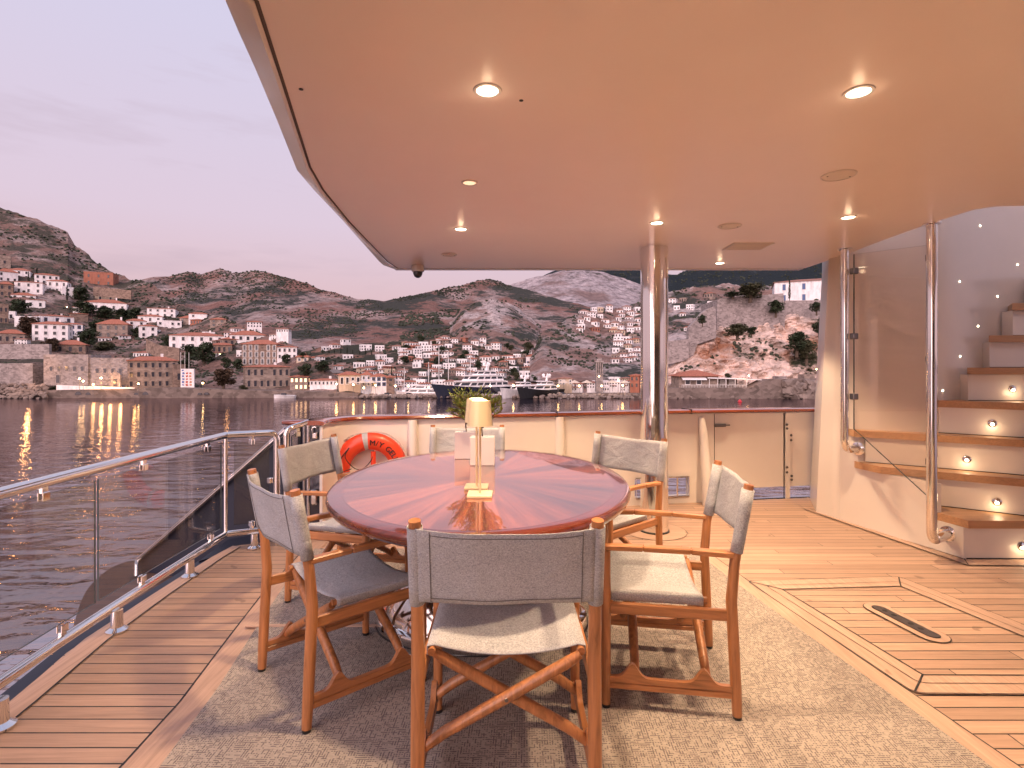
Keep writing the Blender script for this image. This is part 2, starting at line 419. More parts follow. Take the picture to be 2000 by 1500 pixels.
def stone(name, base, sc=1.2):
    m, nt, b = mk(name, base, .95, spec=.1)
    o = OBJ(nt); v = node(nt, 'ShaderNodeTexVoronoi', {'Vector': MAP(nt, o, (1, 1, 1.6)), 'Scale': sc})
    n = NOISE(nt, o, .5, 5, .65); f = MA(nt, 'ADD', MA(nt, 'MULTIPLY', node(nt, 'ShaderNodeSeparateXYZ', {0: v.outputs['Color']}).outputs[0], .4), MA(nt, 'MULTIPLY', n, .7))
    lk(nt, RAMP(nt, f, [(.25, tuple(c * .55 for c in base)), (.55, base), (.8, tuple(min(1, c * 1.3) for c in base))]), b.inputs['Base Color'])
    lk(nt, BUMP(nt, v.outputs['Distance'], .4, .1), b.inputs['Normal'])
    return m
m_stone = stone('grey_stone_wall', (.30, .235, .20)); m_stone2 = stone('brown_stone_wall', (.25, .18, .145)); m_stone3 = stone('pale_fort_stone', (.31, .265, .255), 1.6)
m_rub = stone('quay_stone', (.20, .155, .135), .8)
def plaster(name, base):
    m, nt, b = mk(name, base, .9, spec=.15); o = OBJ(nt); n = NOISE(nt, MAP(nt, o, (1, 1, .35)), .9, 6, .65)
    lk(nt, RAMP(nt, n, [(.32, tuple(c * .72 for c in base)), (.55, base)]), b.inputs['Base Color']); return m
m_plaster = plaster('white_plaster', (.90, .86, .86)); m_plaster2 = plaster('cream_plaster', (.62, .50, .38)); m_plaster3 = plaster('terracotta_plaster', (.38, .16, .11))
m_bluew = plaster('pale_blue_plaster', (.55, .58, .66))
def tiles(name, base):
    m, nt, b = mk(name, base, .85, spec=.15); o = OBJ(nt)
    n = NOISE(nt, MAP(nt, o, (3, 3, 1)), 1, 5, .7)
    lk(nt, RAMP(nt, n, [(.3, tuple(c * .6 for c in base)), (.7, tuple(c * 1.35 for c in base))]), b.inputs['Base Color']); return m
m_roof = tiles('red_roof_tiles', (.38, .15, .10)); m_roof2 = tiles('faded_roof_tiles', (.33, .17, .13)); m_roofg = tiles('grey_roof', (.22, .19, .18))
m_pane, _, _ = mk('dark_window_pane', (.035, .035, .045), .2); m_shut = paint('blue_shutters', (.08, .13, .26), .6, 0); m_wframe = paint('white_window_frame', (.75, .72, .70), .6, 0)

# ------------------------------------------------------------------ water
m, nt, b = mk('harbour_water', (.012, .013, .022), .5)
o = OBJ(nt)
w1 = NOISE(nt, MAP(nt, o, (.32, .75, 1), rot=(0, 0, R(14))), 1.0, 3, .5, .4)
w2 = NOISE(nt, MAP(nt, o, (1.1, 2.3, 1), rot=(0, 0, R(-10))), 1.0, 3, .55, .3)
w3 = NOISE(nt, MAP(nt, o, (4.5, 7.5, 1)), 1.0, 2, .5)
h = MA(nt, 'ADD', MA(nt, 'MULTIPLY', w1, 1.0), MA(nt, 'ADD', MA(nt, 'MULTIPLY', w2, .20), MA(nt, 'MULTIPLY', w3, .012)))
yy = node(nt, 'ShaderNodeSeparateXYZ', {0: o}).outputs[1]
calm = RAMP(nt, MA(nt, 'DIVIDE', yy, 130.0), [(0.03, 1.0), (.12, .55), (.35, .26), (.9, .15)])   # sheltered water lies calmer towards the quay
bn = node(nt, 'ShaderNodeBump', {'Height': MA(nt, 'MULTIPLY', h, calm), 'Strength': 1.0, 'Distance': .42}).outputs[0]
lk(nt, bn, b.inputs['Normal']); b.inputs['Specular IOR Level'].default_value = 0
gl = node(nt, 'ShaderNodeBsdfGlossy', {'Color': (1, .90, .90, 1), 'Roughness': .035, 'Normal': bn})
fc = node(nt, 'ShaderNodeLayerWeight', {'Blend': .5, 'Normal': bn}).outputs['Facing']
ff = MA(nt, 'ADD', .42, MA(nt, 'MULTIPLY', MA(nt, 'POWER', fc, 2.0), .26))
lk(nt, node(nt, 'ShaderNodeMixShader', {0: ff, 1: b.outputs[0], 2: gl.outputs[0]}).outputs[0], nt.nodes['Material Output'].inputs[0]); m_water = m
mb = MB(); mb.add([(-1500, -300, WATER), (1500, -300, WATER), (1500, 1600, WATER), (-1500, 1600, WATER)], [(0, 1, 2, 3)])
struct(mb.build('water', m_water))

# ------------------------------------------------------------------ hills: sheets of terrain, each with its own real distance
class Layer:
    def __init__(s, name, sil, base, Zb, Zr, p, amp, fs, mat, nu=200, nt_=60, ridged=False, seed=0, push=0):
        s.__dict__.update(locals())
    def pos(s, u, t):
        zr = interp(s.Zr, u) if hasattr(s.Zr, '__len__') else s.Zr
        zb = interp(s.Zb, u) if hasattr(s.Zb, '__len__') else s.Zb
        tt = min(t, 1.0); Z = zb + (zr - zb) * t
        y = lerp(interp(s.base, u), interp(s.sil, u), tt ** s.p)
        X = (u - 1000) / F * Z; z = EYE + (HY - y) / F * Z
        if t > 1: z -= (t - 1) * (zr - zb) * .8
        q = Vector((X * s.fs, Z * s.fs * .8, z * s.fs + s.seed))
        if s.ridged: d = (noise.ridged_multi_fractal(q, .9, 2.1, 6, 1.0, 2.0) - 1.1) * .8
        else: d = noise.fractal(q, .75, 2.1, 6)
        env = min(1, t * 8 + .05)
        z += d * s.amp * Z / F * env
        Y = Z
        if s.push: Y += s.push * env * noise.fractal(q * 1.7 + Vector((9, 9, 9)), .8, 2.1, 5)
        return Vector((X, Y, z))
    def build(s):
        u0, u1 = s.sil[0][0], s.sil[-1][0]; vs = []; N = s.nu; T = s.nt_ + 6
        for i in range(N + 1):
            u = lerp(u0, u1, i / N)
            for j in range(T + 1): vs.append(s.pos(u, j / s.nt_))
        fs = [(i * (T + 1) + j, (i + 1) * (T + 1) + j, (i + 1) * (T + 1) + j + 1, i * (T + 1) + j + 1) for i in range(N) for j in range(T)]
        mb = MB(); mb.add(vs, fs); o = mb.build(s.name, s.mat, smooth=30, fixn=False); struct(o); return o
    def find(s, u, y):
        best = None
        for k in range(61):
            t = k / 60; p = s.pos(u, t); yy = HY - (p.z - EYE) * F / p.y
            if yy <= y: return p
            if best is None or yy < best[0]: best = (yy, p)
        return best[1]

L_left = Layer('left_hill', [(-500, 330), (-200, 372), (0, 404), (70, 429), (112, 446), (132, 455), (146, 478), (168, 497), (190, 514), (224, 532), (269, 548), (308, 562), (336, 584), (372, 604), (448, 622), (500, 650), (560, 672), (620, 705), (680, 752), (700, 774)],
               [(-500, 786), (700, 779)], 134, [(-500, 420), (130, 400), (300, 330), (450, 240), (600, 170), (700, 140)], .85, 7, .055, m_h_left, 260, 90, seed=3)
L_far = Layer('far_mountain', [(120, 560), (230, 552), (269, 549), (300, 542), (330, 541), (364, 531), (395, 536), (430, 522), (455, 531), (500, 527), (530, 533), (570, 545), (600, 552), (625, 563), (660, 573), (700, 585), (750, 590), (800, 577), (850, 567), (900, 562), (937, 551), (957, 547), (975, 551), (995, 557), (1050, 572), (1100, 585), (1160, 600), (1260, 612), (1340, 640)],
              [(120, 730), (1340, 730)], 270, [(120, 620), (430, 760), (740, 620), (957, 760), (1340, 520)], .9, 5, .010, m_h_far, 330, 90, seed=11)
L_grey = Layer('grey_mountain', [(960, 575), (1000, 556), (1050, 538), (1100, 528), (1130, 525), (1180, 531), (1230, 548), (1290, 575), (1360, 610)],
               [(960, 660), (1360, 660)], 620, 1000, .95, 5, .014, m_h_grey, 160, 80, seed=5)
L_wood = Layer('wooded_mountain', [(1040, 545), (1090, 526), (1150, 512), (1250, 512), (1300, 535), (1322, 536), (1350, 523), (1420, 508), (1700, 500), (2600, 480)],
               [(1040, 640), (2600, 640)], 800, 1300, .9, 2.5, .014, m_h_wood, 160, 40, seed=8)
L_crag = Layer('rock_outcrop', [(850, 668), (880, 626), (900, 605), (935, 592), (967, 586), (1000, 597), (1025, 612), (1050, 630), (1075, 668)],
               [(850, 712), (940, 712), (1000, 712), (1075, 712)], 330, 520, .8, 9, .03, m_h_crag, 90, 40, ridged=True, seed=21)
L_vill = Layer('village_hill', [(1035, 700), (1050, 668), (1060, 648), (1075, 640), (1100, 628), (1125, 620), (1175, 611), (1212, 600), (1250, 588), (1306, 572), (1367, 556), (1457, 557), (1800, 560)],
               [(1035, 745), (1100, 745), (1800, 745)], 190, [(1035, 260), (1150, 330), (1306, 420), (1800, 500)], .9, 8, .045, m_h_crag, 260, 100, seed=31)
L_coast = Layer('harbour_ground', [(500, 720), (560, 694), (650, 674), (750, 668), (800, 660), (900, 662), (1000, 690), (1080, 705), (1200, 700), (1330, 690), (1400, 690)],
                [(500, 779), (1400, 776)], 138, 300, .9, 2.2, .05, m_h_town, 220, 60, seed=41)
L_cliff = Layer('right_cliff', [(1285, 715), (1306, 705), (1345, 660), (1370, 632), (1402, 622), (1450, 618), (1500, 604), (1560, 592), (1640, 588), (1760, 585), (2100, 580)],
                [(1285, 762), (2100, 762)], 143, [(1285, 152), (1400, 165), (2100, 175)], .75, 8, .13, m_h_cliff, 300, 130, ridged=True, seed=51, push=3.2)
LAYERS = [L_left, L_far, L_grey, L_wood, L_crag, L_vill, L_coast, L_cliff]
for L in LAYERS: L.build()

# low scrub over the slopes, one mass nobody could count
mb = MB()
ICO = []
bm = bmesh.new(); bmesh.ops.create_icosphere(bm, subdivisions=1, radius=1); bm.verts.index_update()
ICOV = [v.co.copy() for v in bm.verts]; ICOF = [[v.index for v in f.verts] for f in bm.faces]; bm.free()
def clump(mb, p, r, fl=.75):
    a = rnd.random() * 6.28; ca, sa = math.cos(a), math.sin(a)
    vs = []
    for v in ICOV:
        k = r * rnd.uniform(.6, 1.25); vs.append((p[0] + (v.x * ca - v.y * sa) * k, p[1] + (v.x * sa + v.y * ca) * k, p[2] + v.z * k * fl))
    mb.add(vs, ICOF)
def scatter(L, n, umin, umax, tmin, tmax, s0, s1, thr, fs=.02):
    k = 0; tries = 0
    while k < n and tries < n * 12:
        tries += 1
        u = rnd.uniform(umin, umax); t = rnd.uniform(tmin, tmax); p = L.pos(u, t)
        if noise.fractal(Vector((p.x * fs, p.y * fs, p.z * fs + 5)), .8, 2, 4) < thr: continue
        r = rnd.uniform(s0, s1) * p.y / F
        clump(mb, p + Vector((0, 0, r * .3)), r); k += 1
scatter(L_left, 3600, -250, 560, .05, 1, 1.2, 3.6, .0, .05)
scatter(L_far, 4200, 230, 1250, .1, 1.0, .9, 2.6, .12, .012)
scatter(L_far, 500, 780, 900, .35, .75, 1.5, 4.0, -.1, .02)
scatter(L_far, 500, 300, 745, .93, 1.0, .8, 1.8, -.3, .02)
scatter(L_far, 500, 745, 1000, .93, 1.0, .8, 2.2, -.3, .02)
scatter(L_wood, 800, 1080, 1700, .5, 1.0, 1.2, 2.6, -.2, .02)
scatter(L_vill, 900, 1040, 1520, .1, 1.0, 1.5, 4.2, .0, .05)
scatter(L_coast, 900, 560, 1320, .1, 1.0, 1.5, 4.5, .0, .05)
scatter(L_crag, 220, 850, 1075, .1, 1.0, 1.5, 4, .1, .05)
scatter(L_cliff, 160, 1310, 1620, .25, 1.0, 1.5, 5, .22, .08)
sc = mb.build('scrub', m_scrub, fixn=False); sc['kind'] = 'stuff'; sc['label'] = 'dark scrub and bushes scattered over the hillsides'; sc['category'] = 'shrubs'

# ------------------------------------------------------------------ houses
def win_mesh(w, h, kind, arch=False):
    mb = MB(); mb.box((0, -.03, 0), (w + .3, .10, h + .3)); mb.cur = 1
    mb.box((0, -.06, 0), (w, .08, h)); return mb
WCACHE = {}
def window_obj(parent, w, h, frame, pane, loc, rz):
    key = (round(w, 2), round(h, 2), frame.name, pane.name)
    if key not in WCACHE:
        mb = win_mesh(w, h, 0); o = mb.build('window', [frame, pane], parent); WCACHE[key] = o.data
    else:
        o = bpy.data.objects.new('window', WCACHE[key]); C.objects.link(o); o.parent = parent
    o.location = loc; o.rotation_euler = (0, 0, rz); return o
def roof_mb(mb, w, d, z, rh, ov=.35):
    W2, D2 = w / 2 + ov, d / 2 + ov; k = max(0, W2 - D2) if W2 > D2 else 0
    t = .12
    vs = [(-W2, -D2, z), (W2, -D2, z), (W2, D2, z), (-W2, D2, z), (-W2, -D2, z + t), (W2, -D2, z + t), (W2, D2, z + t), (-W2, D2, z + t), (-k, 0, z + rh), (k + .01, 0, z + rh)]
    fs = [(0, 3, 2, 1), (0, 1, 5, 4), (1, 2, 6, 5), (2, 3, 7, 6), (3, 0, 4, 7), (4, 5, 9, 8), (5, 6, 9), (6, 7, 8, 9), (7, 4, 8)]
    mb.add(vs, fs)
def house(label, x0, x1, yr, yt, yb, L, wall=None, roof=None, rows=2, cols=3, group=None, cat='house', rz=None, depth=.7, pane=None, frame=None, parts=True, name='house', chim=False, Z=None, wh=None):
    wall = wall or m_plaster; cx = (x0 + x1) / 2
    if Z is None: p = L.find(cx, yb)
    else: p = at(cx, yb, Z)
    Zd = p.y; w = (x1 - x0) * Zd / F; h = (yb - yt) * Zd / F
    if rz is None: rz = rnd.uniform(-.3, .3)
    w = w / (math.cos(rz) + .6 * depth * abs(math.sin(rz))); d = max(w * depth, 3.0)
    if d > 14: d = 14
    zb = EYE + (HY - yb) / F * Zd
    rz0 = -math.atan2(p.x, Zd) + rz
    off = Vector((math.sin(-rz0) * -d / 2 * -1, math.cos(rz0) * d / 2, 0))
    loc = Vector((p.x, Zd, zb)) + Vector((-math.sin(rz0) * d / 2, math.cos(rz0) * d / 2, 0))
    fr = frame or (wall if wall in (m_stone, m_stone2, m_stone3, m_plaster3) and 'white window frames' not in label else m_wframe); pn = pane or m_pane
    low = 4.0
    W_ = MB(); W_.box((0, 0, (h - low) / 2), (w, d, h + low))
    flat = yr >= yt - .5
    if flat:  # parapet
        for a in ((0, -d / 2 + .1, w, .2), (0, d / 2 - .1, w, .2)): W_.box((a[0], a[1], h + .2), (a[2] + .06, a[3] + .06, .4))
        for sx in (-1, 1): W_.box((sx * (w / 2 - .1), 0, h + .2), (.26, d - .34, .4))
    rh = max((yt - yr) * Zd / F, .5)
    wins = []
    if rows and cols:
        sh = h / rows; ww = min(.95, w / cols * .42); wh_ = wh or min(sh * .52, 1.7)
        for r_ in range(rows):
            for c_ in range(cols):
                if rnd.random() < .06: continue
                wins.append(((-w / 2 + w * (c_ + .5) / cols, -d / 2, sh * (r_ + .52)), 0, ww, wh_))
            nc = max(1, int(cols * d / w * .7))
            for c_ in range(nc):
                for sx in (-1, 1): wins.append(((sx * w / 2, -d / 2 + d * (c_ + .5) / nc, sh * (r_ + .52)), sx * math.pi / 2, ww, wh_))
    if parts:
        e = empty(name, loc, rz0); tag(e, label, cat, group)
        W_.build('wall', wall, e)
        if not flat:
            rb = MB(); roof_mb(rb, w, d, h, rh); ro = rb.build('roof', roof or m_roof, e)
            if chim:
                cb = MB(); cb.box((w * .2, 0, h + rh * .8), (.6, .6, rh * .8 + 1.0)); cb.build('chimney', m_plaster, ro)
        for lc, rr_, ww, hh in wins: window_obj(e, round(ww, 1) + .01, round(hh, 1), fr, pn, lc, rr_)
        return e
    W_.cur = 1
    if not flat: roof_mb(W_, w, d, h, rh)
    W_.cur = 2
    for lc, rr_, ww, hh in wins: W_.box(lc, (ww, .12, hh), rz=rr_)
    o = W_.build(name, [wall, roof or m_roof2, pn]); o.location = loc; o.rotation_euler = (0, 0, rz0); tag(o, label, cat, group); return o
def C1(*v): return [v[0] / 3.572, v[1] / 3.572] + [380 + q / 3.572 for q in v[2:]]
def C2(*v): return [400 + v[0] / 4, 400 + v[1] / 4] + [500 + q / 4 for q in v[2:]]
def C3(*v): return [750 + v[0] / 4, 750 + v[1] / 4] + [500 + q / 4 for q in v[2:]]
def C4(*v): return [1150 + v[0] / 4, 1150 + v[1] / 4] + [500 + q / 4 for q in v[2:]]
P, ST, ST2, TE, CR = m_plaster, m_stone, m_stone2, m_plaster3, m_plaster2
GL = 'houses on the left hillside'
left = [
 (C1(0, 65, 430, 430, 515), 'grey ruined stone block highest on the left hillside', ST, 1, 1),
 (C1(0, 112, 512, 540, 610), 'white house with red roof at the left edge, below the grey ruin', P, 2, 3),
 (C1(70, 195, 508, 528, 590), 'white house just right of the uppermost white house at the left edge', P, 2, 3),
 (C1(118, 280, 600, 612, 690), 'low stepped white house below the topmost white pair at left', P, 2, 3),
 (C1(262, 395, 545, 562, 630), 'tall white house with faded red roof left of the terracotta building', P, 2, 4),
 (C1(335, 460, 588, 605, 690), 'white two-storey house just below the tall white house near the terracotta building', P, 2, 3),
 (C1(440, 510, 650, 650, 712), 'narrow flat white house beside the dark cypress', P, 2, 1),
 (C1(595, 780, 545, 545, 640), 'terracotta orange block of a house alone high on the left hillside', TE, 2, 3),
 (C1(0, 80, 605, 625, 715), 'brown stone house with red roof below the white houses at the left edge', ST2, 2, 2),
 (C1(95, 230, 680, 702, 725), 'low pink-roofed house among dark bushes at far left', P, 1, 3),
 (C1(0, 50, 768, 768, 915), 'tall brown stone house at the left edge halfway up the slope', ST2, 2, 2),
 (C1(52, 100, 820, 820, 882), 'tiny flat white house beside the tall brown stone house', P, 1, 1),
 (C1(115, 245, 855, 855, 930), 'open white walled house behind the big red-roofed white house', P, 1, 1),
 (C1(300, 500, 835, 850, 905), 'white house with blue windows just above the big white one', P, 1, 3),
 (C1(245, 455, 880, 905, 1030), 'big white house with red roof and many windows, lower left slope', P, 3, 4),
 (C1(445, 565, 893, 905, 985), 'small white house with blue shutters joined to the big white one', P, 2, 3),
 (C1(195, 300, 730, 735, 800), 'white terrace house with curved wall amid dark shrubs', P, 1, 2),
 (C1(515, 605, 775, 785, 830), 'small square white house left of the long red-roofed one', P, 1, 2),
 (C1(600, 865, 722, 755, 820), 'long white house with bright red roof below the terracotta building', P, 1, 5),
 (C1(670, 800, 695, 705, 745), 'small pinkish house behind the long red-roofed house', CR, 1, 2),
 (C1(505, 605, 830, 832, 905), 'pink stone house below the small square white house', ST2, 1, 1),
 (C1(685, 880, 865, 905, 1005), 'grey stone house with orange hip roof standing alone mid-slope', ST, 2, 4),
 (C1(1035, 1215, 785, 795, 855), 'white house with arcade highest in the middle of the left village', P, 2, 4),
 (C1(970, 1125, 832, 850, 895), 'white house with red roof just below the arcaded white house', P, 1, 3),
 (C1(895, 1010, 863, 882, 950), 'white house at the left end of the middle cluster', P, 2, 2),
 (C1(980, 1088, 905, 918, 1000), 'tall white house at the foot of the middle cluster', P, 2, 2),
 (C1(1110, 1255, 885, 885, 950), 'flat-roofed white house at the right of the middle cluster', P, 2, 4),
 (C1(1200, 1550, 955, 985, 1080), 'very long white house with red roof above the dark trees', P, 2, 6),
 (C1(1255, 1370, 840, 862, 912), 'small house of stone and white at the right end of the ridge', ST, 1, 3),
 (C1(1320, 1440, 818, 832, 895), 'white house with small tower chimneys on the ridge', P, 2, 2),
 (C1(1465, 1575, 855, 872, 925), 'stone and white house last on the ridge before the red mountain', ST, 2, 2),
 (C1(0, 150, 938, 970, 1045), 'stone house with a row of dark windows and red roof above the terrace wall', ST, 1, 4),
 (C1(400, 580, 1012, 1048, 1110), 'red-roofed stone pavilion above the long quay wall', ST2, 1, 3),
 (C1(920, 1215, 1128, 1160, 1352), 'square grey stone mansion with orange roof and three rows of windows on the quay', ST, 3, 7),
 (C1(1215, 1290, 1195, 1195, 1352), 'stone annex with red doors right of the square quay mansion', ST2, 1, 1),
 (C1(1480, 1615, 1040, 1050, 1112), 'stone house with row of small windows beside the dark trees', ST2, 1, 4),
 (C2(210, 465, 578, 618, 670), 'white house with orange hip roof crowning the stone mansion', P, 1, 5),
 (C2(60, 200, 675, 690, 760), 'low stone wing left of the grand stone mansion', ST, 1, 4),
 (C2(145, 280, 632, 652, 700), 'grey stone house squeezed behind the grand mansion', ST, 1, 3),
 (C2(285, 570, 650, 690, 852), 'grand stone mansion with white window frames and orange roof', ST2, 3, 6),
 (C2(330, 660, 848, 868, 1040), 'long stone building with red roof below the grand mansion', ST, 2, 7),
 (C2(570, 715, 700, 712, 810), 'white house right of the grand stone mansion', P, 2, 4),
 (C2(715, 810, 760, 790, 830), 'small house with orange roof behind dark bushes, right of the white house', CR, 1, 2),
 (C2(665, 805, 935, 945, 1050), 'grey stone house by the water with lit windows', ST, 2, 4),
 (C2(865, 1020, 918, 928, 975), 'flat grey stone house behind the low white waterside building', ST, 1, 4),
 (C2(935, 1085, 885, 915, 950), 'house with grey hip roof above the cream building', ST, 1, 2),
 (C2(820, 1035, 965, 972, 1015), 'low white building along the promenade', P, 1, 7),
 (C2(1050, 1220, 903, 930, 1022), 'cream two-storey building with orange roof on the promenade', CR, 1, 4),
 (C2(1222, 1300, 900, 930, 1022), 'pale blue house on the promenade with balcony', m_bluew, 2, 2),
 (C2(1300, 1420, 918, 942, 1022), 'white building with cream side next to the pale blue house', P, 2, 3),
 (C2(1420, 1482, 930, 950, 1025), 'brown stone house at the right end of the promenade row', ST2, 2, 1),
]
for (x0, x1, yr, yt, yb), lab, wl, rows, cols in left:
    Lr = L_left if x1 < 640 else L_coast
    kw = {}
    if 'blue' in lab and wl is P: kw['frame'] = m_shut
    if yb > 745: kw['Z'] = 141 if 'grand' not in lab else None
    if 'quay' in lab and 'pavilion' not in lab: kw['rz'] = .06; kw['depth'] = .5
    if 'white window frames' in lab: kw['wh'] = 1.5
    if 'lit windows' in lab: kw['pane'] = m_litwin
    house(lab, x0, x1, yr, yt, yb, Lr, wl, m_roofg if 'grey hip' in lab else m_roof, rows, cols, GL if Lr is L_left else 'houses along the promenade', chim=(x1 - x0 > 45), **kw)

# long fortified building along the left quay
e = empty('quay_building', at(138, 752, 139)); tag(e, 'long windowless-topped stone fort building along the left quay', 'building')
k = 139 / F
mb = MB(); mb.box((-14.5 , 3, 1.5), (75 * k * 1.15, 8, 62 * k)); mb.box((0, 2.5, 62 * k / 2 - .2), (86 * k, 8, 60 * k)); mb.box((82 * k, 3, 52 * k / 2), (78 * k, 8, 54 * k)); mb.build('wall', m_stone3, e)
for i in range(5): window_obj(e, .71, 1.1, m_stone3, m_pane, ((-28 + i * 15) * k, -1.5, 32 * k), 0)
for i in range(4): window_obj(e, .71, 1.1, m_stone3, m_pane, ((58 + i * 15) * k, -1.0, 28 * k), 0)
window_obj(e, .91, 2.0, m_stone3, m_pane, (-15 * k, -1.5, 12 * k), 0)
e = empty('mural_wall', at(366, 757, 140)); tag(e, 'white wall with colourful mural letters beside the square quay mansion', 'wall')
mb = MB(); mb.box((0, .2, 2.4), (3.4, .4, 4.9)); mb.build('wall', m_plaster, e)
cols = [paint('mural_blue', (.10, .16, .38), .7, 0), paint('mural_red', (.45, .09, .06), .7, 0), paint('mural_orange', (.5, .22, .12), .7, 0)]
mb = MB()
for i in range(16):
    mb.cur = i % 3; mb.box((-1.1 + (i % 3) * .95 + rnd.uniform(-.1, .1), -.03, .7 + (i // 3) * .75), (.5, .05, rnd.uniform(.3, .6)), M=Matrix.Rotation(rnd.uniform(-.4, .4), 4, 'Y'))
mb.build('mural', cols, e)
for i in range(3):
    o = MB().tube([(0, 0, 0), (0, 0, 9)], .05, 6).build('flagpole', m_wframe); o.location = at(353 + i * 8, 757, 138.5)
    tag(o, ['bare white flagpole by the mural wall, left of three', 'bare white flagpole by the mural wall, middle of three', 'bare white flagpole by the mural wall, right of three'][i], 'flagpole', 'flagpoles by the mural wall')

# terrace walls
def wallthing(name, label, pts, Zs, h, mat, th=.8, low=2, cat='wall'):
    """pts: (px, py of top edge); solid wall following them"""
    mb = MB(); A = []
    for (px, py), Z in zip(pts, Zs): A.append(at(px, py, Z))
    n = len(A); vs = []
    for a in A:
        vs += [a, a + Vector((0, th, 0)), a + Vector((0, th, -h)), a + Vector((0, 0, -h))]
    fs = [(0, 1, 2, 3), (4 * n - 4, 4 * n - 1, 4 * n - 2, 4 * n - 3)]
    for i in range(n - 1):
        for q in range(4): fs.append((4 * i + q, 4 * i + (q + 1) % 4, 4 * i + 4 + (q + 1) % 4, 4 * i + 4 + q))
    mb.add(vs, fs); o = mb.build(name, mat); tag(o, label, cat); return o
wallthing('terrace_wall', 'long pale terrace wall at the left edge above the fort building', [(-20, 672), (96, 672)], [146, 146], 4, m_stone3)
wallthing('terrace_wall', 'curved terrace wall below the long white house', [(285, 662), (310, 674), (350, 680)], [170, 165, 165], 4, m_stone2)
wallthing('terrace_wall', 'red-brown terrace wall under the terracotta building', [(182, 560), (256, 567)], [300, 295], 5, m_stone2)
# quays
q = wallthing('quay_wall', 'dark stone quay wall along the left shore', [(-150, 766), (100, 762), (330, 758), (640, 766), (700, 769)], [134, 134, 134, 135, 137], 4.5, m_rub, 6)
for i, (px, w_) in enumerate([(153, 13), (172, 10), (266, 9), (284, 12), (403, 10), (390, 8)]):
    p = at(px, 771, 134.0); mb = MB(); a = []
    rr_ = w_ * 134 / F / 2
    for k in range(9): a.append((math.cos(math.pi * k / 8) * rr_, math.sin(math.pi * k / 8) * rr_))
    mb.add([(x, -.06, z) for x, z in a] + [(x, .3, z) for x, z in a], [tuple(range(9))[::-1], tuple(range(9, 18))] + [(i_, i_ + 1, i_ + 10, i_ + 9) for i_ in range(8)] + [(8, 0, 9, 17)])
    mb.build('arch_opening', m_pane, q).location = p
q = wallthing('harbour_quay', 'low rocky breakwater quay in front of the harbour village', [(700, 771), (900, 771), (1100, 769), (1310, 768)], [138, 138, 138, 137], 3, m_rub, 5)
q = wallthing('sea_wall', 'brown stone sea wall under the cliff restaurant', [(1300, 758), (1470, 757), (1500, 741), (1640, 739), (1800, 738)], [131, 131, 131, 131, 131], 9, m_rub, 5)
# boulders along the shore
mb = MB()
for i in range(900):
    u = rnd.uniform(700, 1640); 
    if rnd.random() < .3: u = rnd.uniform(-40, 90)
    y = rnd.uniform(770, 777) if u > 1000 else rnd.uniform(771, 776)
    if u < 100: y = rnd.uniform(750 , 778)
    Z = lerp(136.5, 130.5, (y - 768) / 10) if u > 100 else lerp(136, 131, (y - 750) / 28)
    clump(mb, at(u, y, Z), rnd.uniform(.25, .85), .7)
for i in range(160):
    u = rnd.uniform(1535, 1660); y = rnd.uniform(745, 778); clump(mb, at(u, y, 130.5), rnd.uniform(.6, 1.6), .9)
bo = mb.build('boulders', stone('boulder_stone', (.24, .19, .165), .6), fixn=False); bo['kind'] = 'stuff'; bo['label'] = 'tumbled boulders along the waterline of the harbour'; bo['category'] = 'rocks'

# harbour village: dense white houses
ORD = ['first', 'second', 'third', 'fourth', 'fifth', 'sixth', 'seventh', 'eighth', 'ninth']
def zone(label_zone, x0, x1, y0, y1, n, L, wmin, wmax, front=False):
    placed = []; tries = 0
    while len(placed) < n and tries < n * 40:
        tries += 1
        u = rnd.uniform(x0, x1); y = rnd.uniform(y0, y1); w = rnd.uniform(wmin, wmax)
        if any(abs(u - a) < (w + ww) * .42 and abs(y - b_) < 6.5 for a, b_, ww in placed): continue
        if 1250 < u < 1304: continue
        placed.append((u, y, w))
    # rows of about six, numbered from the waterfront upwards and from the left
    placed.sort(key=lambda q: -q[1]); per = 6; rows_ = [sorted(placed[k:k + per]) for k in range(0, len(placed), per)]
    for ri, row in enumerate(rows_):
      for ci, (u, y, w) in enumerate(row):
        hh = rnd.uniform(6.8, 11.0); w *= 1.15; flat = rnd.random() < .38; rr_ = rnd.random()
        wl = P if rr_ < .80 else (CR if rr_ < .87 else (ST if rr_ < .96 else TE))
        rf = rnd.choice((m_roof, m_roof2, m_roof2))
        kind = ('white' if wl is P else 'cream' if wl is CR else 'stone' if wl is ST else 'terracotta')
        lab = '%s %s house, %s in %s row up, %s' % (kind, 'flat-roofed' if flat else 'red-roofed', ORD[ci], ORD[ri], label_zone)
        Z = L.find(u, y).y if not front else 145
        house(lab, u - w / 2, u + w / 2, y - hh + .01 if flat else y - hh - rnd.uniform(2, 3.5), y - hh, y, L, wl, rf, 2 if hh > 9.5 else 1, max(2, int(w / 5)), group='houses ' + label_zone, parts=False, Z=Z, rz=rnd.uniform(-.5, .5), depth=.75)
zone('scattered on left hillside', 5, 250, 575, 690, 14, L_left, 14, 26)
zone('left hillside near stone mansion', 250, 600, 625, 700, 16, L_left, 14, 26)
zone('slope behind the promenade', 600, 780, 700, 748, 14, L_coast, 14, 24)
zone('upper left cluster above big yacht', 785, 868, 672, 706, 22, L_coast, 11, 20)
zone('upper edge of harbour village', 855, 985, 668, 700, 14, L_coast, 10, 18)
zone('among trees left of big yacht', 700, 850, 710, 745, 16, L_coast, 12, 20)
zone('behind masts above big yacht', 850, 990, 703, 740, 24, L_coast, 12, 22)
zone('below the brown rock outcrop', 975, 1110, 692, 735, 22, L_coast, 12, 22)
